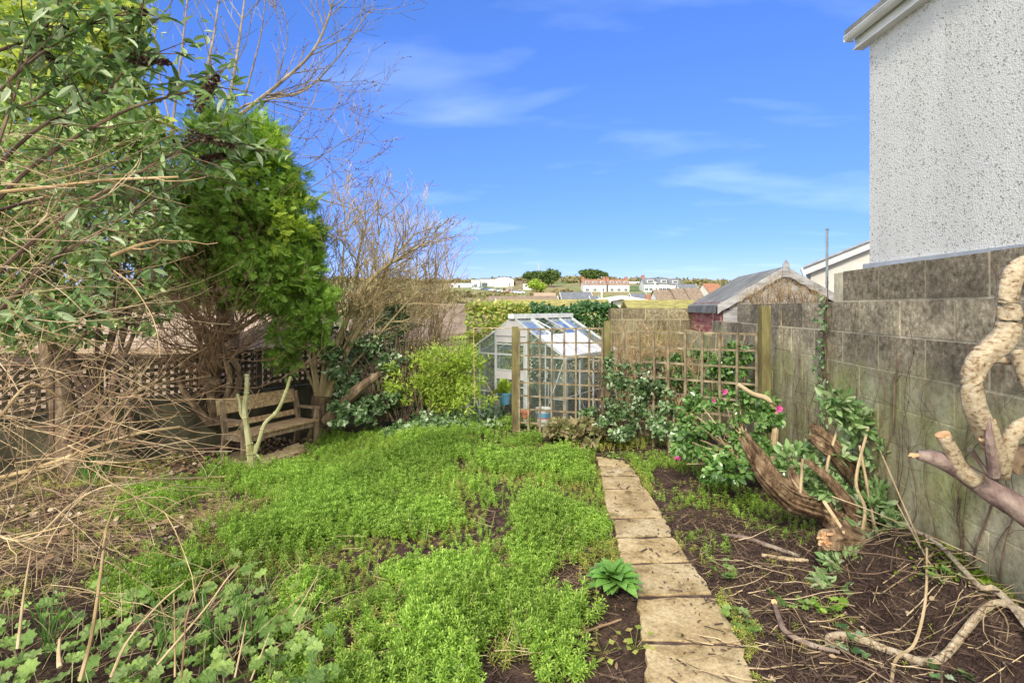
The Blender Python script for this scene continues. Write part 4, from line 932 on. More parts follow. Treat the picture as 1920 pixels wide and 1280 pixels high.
# industrial buildings
def shedbig(pxa, pxb, pyt, pyb, Z, depth, m, label, arch=0, name='industrial_building', roofm='r_grey', door=None):
    a, b_ = at(pxa, pyb, Z), at(pxb, pyt, Z); t = thing(name, ((a[0] + b_[0]) / 2, Z + depth / 2, a[2]), label, 'industrial unit', 'industrial units on the hill')
    w = b_[0] - a[0]; hgt = b_[2] - a[2]; mb = MB(); n = 12
    pr = [[a[0], a[2] - 4]] + [[a[0] + w * i / n, b_[2] - arch * (2 * i / n - 1) ** 2] for i in range(n + 1)] + [[b_[0], a[2] - 4]]
    m_ = len(pr); mb.add([[x, Z, z] for x, z in pr] + [[x, Z + depth, z] for x, z in pr], [list(range(m_)), list(range(2 * m_ - 1, m_ - 1, -1))] + [[0, m_, m_ + 1, 1], [m_ - 2, m_ - 2 + m_ , m_ - 1 + m_, m_ - 1]])
    build('wall', mb, M[m], t)
    mb = MB(); mb.add([[x, Z - .5, z + .12] for x, z in pr[1:-1]] + [[x, Z + depth + .5, z + .12] for x, z in pr[1:-1]], [[i, i + 1, i + 1 + n + 1, i + n + 1] for i in range(n)]); build('roof', mb, M[roofm], t)
    if door:
        for (f0, f1, g1, dm) in door:
            mb = MB(); mb.box((a[0] + w * (f0 + f1) / 2, Z - .1, a[2] + hgt * g1 / 2), (w * (f1 - f0), .2, hgt * g1), 0); build('door', mb, M[dm], t)
shedbig(926, 963, 518.5, 536, 240, 30, 'cladding', 'large white industrial hall with a shallow arched roof', 1.2, door=((.75, .8, .3, 'winglass'),))
shedbig(899, 925.5, 522, 537, 243, 28, 'r_green', 'grey-green glazed wing left of the arched white hall', 0, door=((.18, .55, .45, 'winglass'), (.7, .95, .4, 'offwhite')))
shedbig(884, 899, 524, 536.5, 241, 20, 'cladding', 'white block at the left of the glazed industrial wing', 0, door=((.3, .7, .25, 'winglass'),))
shedbig(842, 884, 530, 538, 238, 14, 'cladding', 'long low white building left of the industrial hall', 0, roofm='r_brown', door=((.1, .2, .5, 'winglass'), (.4, .5, .5, 'winglass')))
shedbig(966, 980, 525, 536, 250, 14, 'r_brown', 'small brown building right of the arched white hall', 0)
shedbig(981, 999, 531, 537.5, 215, 10, 'offwhite', 'low cream building with a blue-grey roof left of the bright green bush', 0, roofm='lead', door=((.2, .4, .6, 'winglass'),))
# parked cars by the industrial units
CARC = [(.7, .7, .7), (.55, .57, .6), (.05, .06, .08), (.12, .2, .4), (.75, .75, .73), (.25, .26, .28), (.6, .62, .65), (.8, .8, .8), (.35, .05, .05), (.5, .52, .55), (.7, .72, .75)]
CARN = ['white', 'silver', 'black', 'blue', 'cream', 'dark grey', 'pale silver', 'bright white', 'dark red', 'mid grey', 'light grey']
for i, c in enumerate(CARC):
    px, py, Z = 893 + i * 8.1, 541.2 + i * .75, 228 - i * 3
    p = at(px, py + 2.4, Z); mm = mat('car_paint', c, 1, .25, 0, spec=.6); t = thing('parked_car', p, CARN[i] + ' parked car, ' + ['first', 'second', 'third', 'fourth', 'fifth', 'sixth', 'seventh', 'eighth', 'ninth', 'tenth', 'last'][i] + ' from the left of the car park row', 'car', 'cars parked by the industrial units')
    mb = MB(); L0 = 4.2; pr = [(-2.1, .35), (-2.1, .85), (-1.7, .95), (-1.0, 1.02), (-.55, 1.48), (.9, 1.5), (1.5, 1.05), (2.05, .95), (2.1, .35)]
    mb.add([p + V(x, 0, z) for x, z in pr] + [p + V(x, 1.7, z) for x, z in pr], [list(range(8, -1, -1))[::-1], list(range(9, 18))[::-1]] + [[k, k + 9, k + 10, k + 1] for k in range(8)]); build('body', mb, mm, t)
    mb = MB(); pr2 = [(-.95, 1.04), (-.55, 1.42), (.85, 1.43), (1.35, 1.06)]; mb.add([p + V(x, -.02, z) for x, z in pr2], [[3, 2, 1, 0]]); build('window', mb, M['winglass'], t)
    for x in (-1.3, 1.3):
        mb = MB(); mb.tube([p + V(x, -.03, .32), p + V(x, .2, .32)], .32, 10); build('wheel', mb, M['black_pl'], t)
# poles, mast
def pole(name, px, y0, y1, Z, r, m, label, cat, arms=()):
    a, b_ = at(px, y0, Z), at(px, y1, Z); mb = MB(); mb.tube([b_ - V(0, 0, 3), a], [r * 1.3, r], 6)
    for f, w in arms: q = b_ + (a - b_) * f; mb.beam(q - V(w, 0, 0), q + V(w, 0, 0), r, r)
    build(name, mb, M[m], label=label, cat=cat)
pole('white_pole', 1128, 541, 566, 60, .10, 'white', 'white pole sticking up above the first mossy roof', 'pole')
pole('radio_mast', 1010, 494.5, 520, 300, .32, 'lead', 'radio mast rising above the two joined pines', 'mast', ((.95, 1.0), (.7, .8), (.5, .6)))
pole('lamp_post', 959, 536, 550, 200, .12, 'lead', 'thin lamp post in front of the hillside car park', 'lamp post', ((.99, .6),))
pole('telegraph_pole', 1228, 528, 558, 110, .12, 'white', 'pale telegraph pole in front of the slate-roofed houses', 'pole', ((.95, .5),))
pole('brick_stack', 1215.5, 552, 562, 62, .35, 'brick', 'brick chimney stack standing over the low slate roof', 'chimney')

# trees on the hill: trunk, limbs, crown of small leaf clumps
def clump_tree(name, px, pyb, Z, blobs, leaf, label, cat, group, limbs=(), nl=900, ls=.5, trunk_r=.35, seed=1, bark='bark', T=LEAF2):
    rg = np.random.default_rng(seed); b0 = at(px, pyb, Z); t = thing(name, b0, label, cat, group)
    mb = MB(); 
    for (bx, by, br_, bh) in blobs:
        q = at(bx, by, Z); mid_ = (b0 + q) / 2 + rg.normal(size=3) * .3; mb.tube(smooth_path([b0 - V(0, 0, .5), mid_, q], 3), rad_along([trunk_r, trunk_r * .4], 7), 6)
    build('trunk', mb, M[bark], t)
    mb = MB()
    for (bx, by, br_, bh) in blobs:
        c = at(bx, by, Z); n = nl; rr = br_ / F * Z; hh_ = bh / F * Z
        sub = rnd_dir(26, rg) * rg.uniform(.4, .95, (26, 1)); i = rg.integers(0, 26, n)
        o = sub[i] + rg.normal(size=(n, 3)) * .17; pos = c + o * [rr, rr, hh_]
        mb.inst(T, pos, frames(rnd_dir(n, rg), rg.normal(size=(n, 3))), rg.uniform(.5, 1.1, n) * ls)
    build('crown', mb, L[leaf], t)
clump_tree('pine_tree', 1000, 541, 225, [(990, 516, 10, 7), (1000, 520, 12, 9), (1005, 515, 9, 6)], 'pine', 'left pine of the joined pair on the hill', 'tree', 'pines on the skyline', seed=1, ls=.9)
clump_tree('pine_tree', 1030, 541, 228, [(1020, 517, 12, 8), (1034, 511, 15, 7), (1042, 518, 9, 9), (1028, 522, 12, 9)], 'pine', 'right broader pine of the joined pair on the hill', 'tree', 'pines on the skyline', seed=2, ls=.9)
clump_tree('pine_tree', 1112, 536, 235, [(1097, 511, 11, 5), (1112, 512, 14, 7), (1126, 513, 9, 5), (1108, 518, 18, 4)], 'pine', 'flat-topped pine standing alone behind the orange-ridged terraces', 'tree', 'pines on the skyline', seed=3, ls=.9)
clump_tree('small_tree', 1136, 533, 235, [(1136, 516, 4, 4), (1140, 521, 3, 3)], 'pine', 'small slim tree right of the lone pine', 'tree', None, seed=4, nl=300, ls=.7, trunk_r=.2)
clump_tree('round_bush', 1008, 547, 190, [(1004, 533, 13, 9), (1012, 537, 12, 9)], 'lime', 'bright yellow-green round bush below the joined pines', 'bush', None, seed=5, ls=.8)
# hillside scrub and hedgerows
rg = np.random.default_rng(77); mb = MB(); n = 0; P = []
def band(pxa, pxb, pya, pyb, Z0, Z1, cnt, rr, hh_):
    for i in range(cnt):
        Z = rg.uniform(Z0, Z1); px = rg.uniform(pxa, pxb); X = (px - HX) / F * Z; zg = float(gz(X, Z)); r_ = rg.uniform(.6, 1.2) * rr
        k = 60; o = nrm(rg.normal(size=(k, 3))) * rg.uniform(.5, 1, (k, 1)); o[:, 2] = abs(o[:, 2]); P.append((V(X, Z, zg - .2) + o * [r_, r_, hh_ * rg.uniform(.6, 1.2)]))
band(400, 1460, 0, 0, 60, 90, 170, 1.8, 2.2); band(300, 1500, 0, 0, 95, 130, 230, 2.2, 2.4); band(200, 1080, 0, 0, 135, 200, 260, 2.6, 2.6); band(1080, 1500, 0, 0, 130, 165, 90, 2.4, 1.8); band(200, 1700, 0, 0, 255, 330, 420, 4.5, 2.8)
P = np.concatenate(P); sz = .35 + P[:, 1] / 220.0
mb.inst(LEAF2, P, frames(rnd_dir(len(P), rg), rg.normal(size=(len(P), 3))), sz * rg.uniform(.6, 1.3, len(P)))
build('hillside_scrub', mb, L['scrub'], label='brown and green hedgerows and scrub covering the far hillside', cat='scrub', kind='stuff')

# neighbour's bungalows left, behind the lattice
hs_ = house('neighbour_house', 150, 655, 9.8, 5.0, 6.0, 2.2, .55, radians(-3), 'tanwall', 'r_pink', 'bungalow with a pinkish tiled roof behind the left lattice fence', None)
house('neighbour_house', 660, 640, 15, 3.6, 5.5, 2.2, .5, radians(6), 'tanwall', 'r_brown', 'low brown-roofed outbuilding seen through the multi-stemmed shrub', None, wins=((.2, 1.3, 1.0, .9),))
house('neighbour_house', 858, 625, 17, 1.6, 5, 2.0, .9, radians(0), 'tanwall', 'r_brown', 'narrow brown roof seen behind the yellow-green shrub', None)

# ------------------------------------------------------------------ hedges behind the greenhouse
def hedge(name, p0, p1, zt, th_, n, m, label, size, T=LEAF2, seed=1, zb=-.6, bulge=.12):
    rg = np.random.default_rng(seed); t = thing(name, ((p0[0] + p1[0]) / 2, (p0[1] + p1[1]) / 2, zb), label, 'hedge')
    a, b_ = V(*p0), V(*p1); d = nrm(b_ - a); Lh = np.linalg.norm(b_ - a); nn = V(d[1], -d[0])
    u = rg.uniform(0, Lh, n); w = rg.choice([0, 1, 2], n, p=[.55, .3, .15]); z = rg.uniform(zb, zt, n); v = np.where(w == 0, -th_ / 2, rg.uniform(-.5, .5, n) * th_)
    z = np.where(w == 1, zt, z); bm = vnoise(u, z, 2.2, seed) * bulge
    v = v - np.where(w == 0, bm + rg.uniform(0, .12, n) * -1, 0); z = z + np.where(w == 1, bm + rg.normal(size=n) * .04, 0)
    x = a[0] + d[0] * u - nn[0] * -v * 1; y = a[1] + d[1] * u + (-nn[1]) * -v
    pos = np.stack([a[0] + d[0] * u - nn[0] * v, a[1] + d[1] * u - nn[1] * v, z], -1)
    D = rnd_dir(n, rg); U = rg.normal(size=(n, 3)) * .7 + np.array([nn[0], nn[1], .7])
    mb = MB(); mb.inst(T, pos, frames(D, U), rg.uniform(*size, n)); build('foliage', mb, L[m], t)
    mb = MB()
    for i in range(int(Lh * 5)):
        q = a + d * rg.uniform(.1, Lh - .1); mb.tube(polyline((q[0], q[1], zb), (rg.normal() * .2, rg.normal() * .2, 1), (zt - zb) * .9, 5, .12, .1, rg), rad_along([.02, .006], 6), 4)
    build('stems', mb, M['twig_dark'], t)
hedge('laurel_hedge', (-.98, 10.9), (.35, 11.0), 1.62, .8, 5000, 'hedge_sun', 'hedge with sunlight painted yellow-green into its leaves, behind the left half of the greenhouse', (.05, .10), seed=4)
hedge('ivy_hedge', (.40, 10.6), (2.15, 10.6), 1.60, .8, 9000, 'hedge_dark', 'dark green ivy-covered hedge, shade painted into its leaves, behind the right half of the greenhouse', (.05, .09), T=LEAF2, seed=5)
# ------------------------------------------------------------------ vegetation
def blob_points(blobs, n_per_px2, rg, shell=.62, depth=1.0):
    """blobs: (px, py, rx_px, ry_px, Z) -> points scattered in ellipsoids, clumped; returns pos, outward"""
    P, O = [], []
    for (bx, by, rx, ry, Z) in blobs:
        c = at(bx, by, Z); a = rx / F * Z; h_ = ry / F * Z; n = int(n_per_px2 * rx * ry)
        m = max(8, n // 45); sub = rnd_dir(m, rg) * rg.uniform(shell, 1.0, (m, 1)); i = rg.integers(0, m, n)
        o = sub[i] + rg.normal(size=(n, 3)) * .13; P.append(c + o * [a, a * depth, h_]); O.append(nrm(o * [1, 1, 1]))
    return np.concatenate(P), np.concatenate(O)
def foliage(parent, name, blobs, dens, T, size, m, rg, droop=.3, outw=.6, shell=.62, depth=1.0, flat=.7, wr=None):
    wr = wr or (.5 if T is LEAF4 else .62 if T is LEAF2 else 1.0)
    P, O = blob_points(blobs, dens, rg, shell, depth); n = len(P)
    D = nrm(O * outw + rg.normal(size=(n, 3)) * .55 - np.array([0, 0, droop])); U = O * .8 + rg.normal(size=(n, 3)) * flat + np.array([0, 0, .5])
    mb = MB(); S_ = rg.uniform(size[0], size[1], n); mb.inst(T, P, frames(D, U), np.stack([S_ * wr, S_, S_ * wr], -1)); return build(name, mb, L[m], parent), P

# --- bright cypress
rg = np.random.default_rng(21)
base = ground_pt(405, 815); cy = thing('cypress_tree', base, 'bright green cypress with a bare brown twiggy skirt standing behind the bench', 'tree')
ZC = 6.75
CB = [(340,380,70,80,ZC-.2),(340,480,70,60,ZC-.3),(455,335,75,100,ZC),(405,300,70,70,ZC+.2),(500,345,48,85,ZC),(480,440,100,95,ZC-.1),(395,430,90,90,ZC-.2),(555,460,40,95,ZC),(560,555,42,60,ZC-.2),(500,530,60,50,ZC-.3),(585,600,28,45,ZC-.2),(420,500,70,50,ZC-.3),(575,510,34,50,ZC),(540,390,34,60,ZC),(600,585,22,36,ZC-.1),(535,640,28,50,ZC-.3),(470,270,42,45,ZC)]
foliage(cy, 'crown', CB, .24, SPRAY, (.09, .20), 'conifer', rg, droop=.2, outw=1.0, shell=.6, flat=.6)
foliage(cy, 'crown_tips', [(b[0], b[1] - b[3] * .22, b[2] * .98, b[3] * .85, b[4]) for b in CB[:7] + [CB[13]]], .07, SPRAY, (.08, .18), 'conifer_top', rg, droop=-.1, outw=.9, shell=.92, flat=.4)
mb = MB(); c0 = base
tk = smooth_path([c0, at(402, 740, 6.5), at(415, 600, 6.6), at(440, 400, 6.8), at(460, 280, 6.8)], 5); mb.tube(tk, rad_along([.10, .075, .05, .02], len(tk)), 8, wob=.08)
for k in range(5):
    a = c0 + V(rg.uniform(-.12, .12), rg.uniform(-.1, .1), -.03); q = ppath([(405, 810, 6.45), (rg.uniform(330, 470), 690, 6.4), (rg.uniform(300, 540), 560, 6.5), (rg.uniform(300, 560), 450, 6.7)]); q[0] = a; mb.tube(q, rad_along([.05, .03, .012], len(q)), 7, wob=.08)
build('trunk', mb, M['bark'], cy)
mb = MB()
for k in range(120):
    z = rg.uniform(.15, 2.0); s_ = tk[np.argmin(abs(tk[:, 2] - z))] + rg.normal(size=3) * [.12, .1, .05]
    grow(mb, s_, nrm([rg.normal(), rg.normal() - .4, rg.uniform(.2, 1.2)]), rg.uniform(.6, 1.2), rg.uniform(.006, .014), 2, rg, nch=4, ang=.7, ratio=.62, wob=.16, up=.08, k=4, minr=.0025)
build('dead_twigs', mb, M['twig_red'], cy)
foliage(cy, 'outer_sprays', [(b[0], b[1], b[2] * 1.12 + 4, b[3] * 1.08 + 4, b[4]) for b in CB[2:]], .03, SPRAY, (.10, .22), 'conifer', rg, droop=.0, outw=1.3, shell=.9, flat=.6)

# --- evergreen bush with small glossy leaves, far left
rg = np.random.default_rng(22)
pv = thing('privet_bush', V(-3.6, 4.5, -.1), 'large dense evergreen bush with small pale-backed leaves filling the upper left', 'bush')
PB = [(70,330,150,120,4.3),(200,290,110,100,4.4),(280,300,60,70,4.5),(170,430,130,90,4.3),(280,420,60,65,4.5),(60,470,120,70,4.2),(240,510,70,45,4.4),(60,560,90,45,4.2),(-60,400,120,200,4.2),(150,570,70,40,4.4),(110,610,110,34,4.5),(270,585,60,36,4.6),(40,650,70,26,4.5)]
foliage(pv, 'crown', PB, .20, LEAF4, (.04, .075), 'small', rg, shell=.45, flat=1.0)
mb = MB()
for k in range(10):
    x = rg.uniform(-40, 330); q = ppath([(rg.uniform(40, 260), 830, 4.6), (x * .6 + 70, 640, 4.5), (x, 480, 4.4), (x + rg.uniform(-60, 60), 300, 4.4)]); mb.tube(q, rad_along([.022, .015, .006], len(q)), 6)
    for j in range(4, len(q), 3): grow(mb, q[j], nrm(rg.normal(size=3) + [0, -.3, .5]), .7, .007, 1, rg, nch=4, k=3, minr=.002)
build('trunk', mb, M['twig_dark'], pv)
rg = np.random.default_rng(23)
gd = thing('sun_painted_tree', V(-4.6, 5.4, -.1), 'leafy tree with sunlight painted yellow-green into its crown, behind the evergreen bush at the top left corner', 'tree')
foliage(gd, 'crown', [(60,70,130,90,4.9),(175,50,95,70,4.9),(238,95,42,80,4.9),(120,170,130,70,4.8),(240,200,60,60,4.8),(-40,150,90,150,4.9),(170,-40,90,60,4.9)], .24, LEAF2, (.05, .10), 'sun_painted', rg, shell=.4, flat=1.0)
foliage(gd, 'shade_painted_crown', [(60,120,120,80,4.7),(165,110,85,60,4.7),(225,150,42,60,4.7),(120,220,130,60,4.6),(240,240,60,50,4.6)], .10, LEAF2, (.05, .10), 'small', rg, shell=.4, flat=1.0)  # darker leaves low in the crown paint in its shaded side
mb = MB(); q = smooth_path([V(-4.6, 5.4, -.2), at(60, 400, 5.5), at(90, 200, 5.4), at(110, 30, 5.4)], 5); mb.tube(q, rad_along([.12, .08, .03], len(q)), 8)
for j in range(8, len(q)): grow(mb, q[j], nrm(rg.normal(size=3) + [.3, 0, .6]), 1.3, .03, 2, rg, nch=4, k=4)
build('trunk', mb, M['bark'], gd)

# --- bare tree against the sky
rg = np.random.default_rng(24)
bt = thing('bare_tree', V(-4.1, 7.9, -.2), 'leafless pale-limbed tree with fine budded twigs reaching over the cypress into the sky', 'tree')
mb = MB(); ZB = 7.9
limbs = [([(395,360),(418,250),(470,200),(520,160),(580,105),(612,45),(632,-30)], .030),
         ([(455,235),(510,180),(548,178),(585,160),(640,100),(678,42),(702,14)], .016),
         ([(400,300),(430,185),(448,80),(462,-30)], .026), ([(370,300),(385,150),(402,60),(414,-30)], .022), ([(320,260),(338,120),(350,10),(352,-40)], .016),
         ([(420,330),(440,215),(500,188),(560,178)], .02),
         ([(380,312),(480,322),(560,316),(640,268),(684,244)], .010), ([(385,335),(480,368),(560,362),(640,312),(692,262)], .010), ([(440,222),(560,258),(610,256)], .008),
         ([(500,180),(600,150),(650,172),(724,170)], .007), ([(520,350),(640,385),(745,412)], .012), ([(560,200),(620,205),(670,185)], .005), ([(560,290),(640,300),(700,306)], .005),
         ([(340,300),(300,150),(288,30),(280,-20)], .012), ([(430,330),(520,270),(580,205),(600,150)], .010), ([(600,80),(640,55),(690,10)], .006), ([(460,180),(490,60),(500,-30)], .012), ([(520,150),(540,60),(520,-10)], .007)]
for pts, r in limbs:
    r *= 1.25
    dz = rg.uniform(-.5, .5); q = ppath([(x, y, ZB + dz * (i / len(pts))) for i, (x, y) in enumerate(pts)], 5); mb.tube(q, rad_along([r, r * .3], len(q)), 6)
    for j in range(3, len(q) - 1):
        for _ in range(2):
            if rg.uniform() < .42:
                d = nrm(q[j] - q[j - 1]); sd = nrm(np.cross(d, rg.normal(size=3) * [.3, 1, .3]))
                grow(mb, q[j], nrm(d * .8 + sd * .7), rg.uniform(.4, 1.0), max(.004, r * .3), 1, rg, nch=3, ang=.6, ratio=.5, wob=.07, up=.06, k=4, minr=.003)
build('limbs', mb, M['twig_sky'], bt)
bud = MB(); allp = np.concatenate(mb.v); i = rg.integers(0, len(allp), 1500); bud.inst(LEAF2, allp[i], frames(rnd_dir(1500, rg)), rg.uniform(.015, .03, 1500)); build('buds', bud, M['twig_dark'], bt)
t_ = MB(); q = smooth_path([V(-4.1, 7.9, -.3), at(420, 560, 7.9), at(400, 430, 7.9), at(395, 355, 7.9)], 4); t_.tube(q, rad_along([.12, .05], len(q)), 8); build('trunk', t_, M['bark'], bt)

# --- multi-stemmed shrub
rg = np.random.default_rng(25)
ZM = 7.3; sb = ground_pt(600, 800); sb = V(at(600, 740, ZM)[0], ZM, -.3)
ms = thing('multi_stemmed_shrub', sb, 'big leafless multi-stemmed shrub with ochre twigs fanning up to the right of the bench', 'shrub')
mb = MB(); tw = MB()
stems = [([(600,748),(588,650),(606,560),(600,480),(612,420)], .03), ([(602,748),(628,650),(664,575),(700,520),(755,480),(800,455)], .042), ([(606,748),(640,640),(664,550),(672,480),(690,410)], .036),
         ([(612,750),(660,640),(705,565),(730,543)], .05), ([(610,748),(655,655),(690,590),(722,560)], .03), ([(598,748),(560,650),(566,540),(585,450)], .022), ([(604,748),(640,660),(700,560),(752,450)], .026),
         ([(600,748),(612,650),(640,540),(645,460),(655,400)], .025), ([(604,750),(700,640),(770,560),(815,520)], .02), ([(596,748),(575,650),(545,580)], .022), ([(604,750),(650,690),(720,640),(800,585)], .02), ([(604,748),(668,620),(720,510),(775,440)], .022), ([(604,748),(650,640),(700,500),(715,410)], .022)]
for pts, r in stems:
    dz = rg.uniform(-.5, .6); q = ppath([(x, y, ZM + dz * (i / len(pts))) for i, (x, y) in enumerate(pts)], 5); q[0] = sb + rg.normal(size=3) * [.08, .08, .02]; mb.tube(q, rad_along([r, r * .62, r * .3], len(q)), 7, wob=.06)
    for j in range(int(len(q) * .34), len(q)):
        for _ in range(1 + (j % 2)):
            d = nrm(q[j] - q[j - 1]); sd = nrm(np.cross(d, rg.normal(size=3)))
            grow(tw, q[j], nrm(d * .6 + sd * .7 + [0.12, 0, .2]), rg.uniform(.34, .78), .009, 2, rg, nch=4, ang=.62, ratio=.6, wob=.12, up=.05, k=4, minr=.0028)
build('stems', mb, M['twig_yellow'], ms); build('twigs', tw, M['twig_yellow'], ms)
st = MB(); q = smooth_path([sb - V(0, 0, .15), sb + V(0, 0, .15), at(604, 742, ZM)], 4); st.tube(q, rad_along([.15, .12, .13], len(q)), 10, wob=.15); q = ppath([(612, 790, 6.9), (665, 735, 6.8), (712, 700, 6.8)]); st.tube(q, rad_along([.09, .07, .04], len(q)), 8, wob=.12)
for k in range(14): a = rg.uniform(0, 6.28); st.tube(smooth_path([sb + V(.13 * cos(a), .13 * sin(a), .0), sb + V(.15 * cos(a + .5), .15 * sin(a + .5), .2), sb + V(.11 * cos(a + 1), .11 * sin(a + 1), .4)], 3), .012, 5)
build('stump', st, M['bark'], ms)
# thicket behind
rg = np.random.default_rng(26)
tb = V(at(770, 700, 8.6)[0], 8.6, -.4)
tk2 = thing('bare_thicket', tb, 'thin tan leafless thicket between the ivy mound and the greenhouse', 'shrub'); tw = MB()
for k in range(46):
    x0 = rg.uniform(690, 835); x1 = x0 + rg.uniform(-10, 70); y1 = rg.uniform(470, 600)
    q = ppath([(x0, 740, 8.6), ((x0 + x1) / 2 - 8, (740 + y1) / 2, 8.6 + rg.uniform(-.5, .5)), (x1, y1, 8.7)], 5); tw.tube(q, rad_along([.012, .003], len(q)), 4)
    for j in range(4, len(q)): grow(tw, q[j], nrm(nrm(q[j] - q[j - 1]) + rg.normal(size=3) * .4), rg.uniform(.3, .7), .005, 1, rg, nch=4, ang=.5, ratio=.5, k=3, minr=.0028)
build('twigs', tw, M['twig'], tk2)

# --- ivy mound and ground ivy
rg = np.random.default_rng(27)
iv = thing('ivy_mound', V(-2.0, 7.3, -.3), 'mound of dark glossy ivy draped over old stems between the shrub and the greenhouse', 'ivy')
foliage(iv, 'leaves', [(700,640,60,42,7.6),(660,690,50,40,7.4),(725,690,70,36,7.5),(690,745,66,36,7.2),(640,640,40,35,7.4),(752,735,40,36,7.4),(735,600,50,28,7.9),(800,785,70,18,7.2),(650,770,45,22,6.8)], .34, IVY, (.05, .10), 'ivy', rg, shell=.55, flat=.6)
mb = MB()
for k in range(60): x = rg.uniform(640, 800); q = ppath([(x, 790, 7.1), (x + rg.uniform(-30, 30), 720, 7.1), (x + rg.uniform(-60, 60), rg.uniform(610, 690), 7.3)], 4); mb.tube(q, rg.uniform(.003, .009), 4)
build('stems', mb, M['twig_dark'], iv)
gi = MB(); n = 2600; px = rg.uniform(600, 945, n); py = rg.uniform(772, 815, n) - (px - 770) * .04
P = np.array([ground_pt(a, b_, 0) for a, b_ in zip(px, py)]); P[:, 2] += rg.uniform(.02, .22, n) * np.clip(1 - (py - 775) / 60, .2, 1)
D = rnd_dir(n, rg); D[:, 2] -= .2; gi.inst(IVY, P, frames(D, rg.normal(size=(n, 3)) * .5 + [0, -.6, 1]), rg.uniform(.05, .09, n)); build('ground_ivy', gi, L['ivy'], label='low carpet of ivy along the back of the lawn, left of the trellis', cat='ivy', kind='stuff')

# --- lime shrub
rg = np.random.default_rng(28)
lm = thing('lime_shrub', V(-.95, 7.35, -.3), 'feathery yellow-green shrub in front of the greenhouse corner', 'shrub')
foliage(lm, 'foliage', [(866,686,42,38,7.3),(830,705,50,38,7.2),(790,695,30,22,7.4),(868,725,34,30,7.3),(830,745,50,22,7.3),(800,735,30,24,7.3)], .9, LEAF2, (.035, .08), 'lime', rg, shell=.25, droop=-.2, flat=1, wr=.34)
foliage(lm, 'loose_sprays', [(845,680,75,56,7.25),(785,705,60,44,7.2),(840,745,80,34,7.1),(760,730,40,26,7.1)], .32, LEAF2, (.04, .09), 'lime', rg, shell=.2, droop=-.3, flat=1, wr=.3)
mb = MB()
for k in range(40): x = rg.uniform(790, 880); q = ppath([(835, 800, 7.2), (x * .5 + 418, 750, 7.25), (x, rg.uniform(670, 730), 7.3)], 4); mb.tube(q, rad_along([.008, .003], len(q)), 4)
build('stems', mb, M['twig'], lm)

# --- growth behind / at the trellis
rg = np.random.default_rng(29)
tt = MB()
for k in range(90):
    x = rg.uniform(1150, 1300); q = ppath([(x, 790, 7.8), (x + rg.uniform(-30, 30), 700, 7.8), (x + rg.uniform(-60, 60), rg.uniform(620, 690), 7.8)], 4); tt.tube(q, rad_along([.009, .003], len(q)), 4)
    for j in (5, 7): grow(tt, q[j], rnd_dir(1, rg)[0], .5, .004, 1, rg, nch=3, k=3, wob=.2, minr=.0025)
o = build('bramble_thicket', tt, M['twig'], label='tangle of tan bramble canes behind the right trellis panel', cat='bramble')
tv = thing('trellis_ivy', V(1.5, 6.2, -.1), 'dark ivy and shrub growth climbing the middle post and lower trellis', 'ivy')
foliage(tv, 'leaves', [(1140,720,14,60,6.15),(1180,740,42,60,5.9),(1225,760,45,50,5.7),(1160,800,50,28,5.8),(1230,710,30,50,6.0),(1110,790,45,26,6.1),(1265,800,30,30,5.5)], .34, IVY, (.035, .07), 'ivy', rg, shell=.4)
mb = MB()
for k in range(50): x = rg.uniform(1120, 1270); q = ppath([(x, 815, 5.9), (x + rg.uniform(-14, 14), 750, 5.9), (x + rg.uniform(-25, 25), rg.uniform(650, 740), 5.95)], 4); mb.tube(q, rg.uniform(.003, .006), 4)
build('stems', mb, M['twig_dark'], tv)
dg = thing('dry_fern_clump', V(.9, 6.2, 0), 'brownish-green dying clump at the foot of the trellis', 'plant')
foliage(dg, 'fronds', [(1085,800,40,18,6.1),(1055,805,28,14,6.2),(1110,820,40,14,5.8)], .9, LEAF2, (.05, .12), 'scrub', rg, droop=-.2)
bs = thing('shrub_behind_trellis', V(2.3, 6.2, -.1), 'leafy green shrub showing through the right half of the trellis', 'shrub')
foliage(bs, 'leaves', [(1330,690,50,40,5.9),(1385,680,38,40,5.6),(1290,720,40,30,6.0),(1370,735,50,24,5.5),(1260,690,30,24,6.2)], .34, LEAF4, (.045, .08), 'camellia', rg, shell=.4)
mb = MB()
for k in range(26): x = rg.uniform(1250, 1400); q = ppath([(x, 820, 5.9), (x + rg.uniform(-14, 14), 740, 5.9), (x + rg.uniform(-25, 25), rg.uniform(610, 700), 5.95)], 4); mb.tube(q, rg.uniform(.004, .008), 4)
build('stems', mb, M['twig'], bs)
# dead climber on the shed gable
cl = MB(); rg = np.random.default_rng(30)
for k in range(75):
    x = rg.uniform(1392, 1545); top = 575 - (1 - min(1, abs((x - 1470) / 88)) ** 1.4) * 52; y1 = min(top - 6, 566) + rg.uniform(0, 1) * max(4, 566 - top)
    q = ppath([(x + rg.uniform(-20, 20), 588, 6.9), (x + rg.uniform(-8, 8), (588 + y1) / 2, 6.85), (x, y1, 6.8)], 4); cl.tube(q, rg.uniform(.002, .004), 3)
    for j in range(2, len(q)): grow(cl, q[j], nrm([rg.normal() * .8, rg.normal() * .3, 1]), .12, .002, 1, rg, nch=2, k=3, minr=.0014)
build('dead_climber', cl, M['twig'], label='mass of dry tan climber stems covering the shed gable above the block wall', cat='climber')

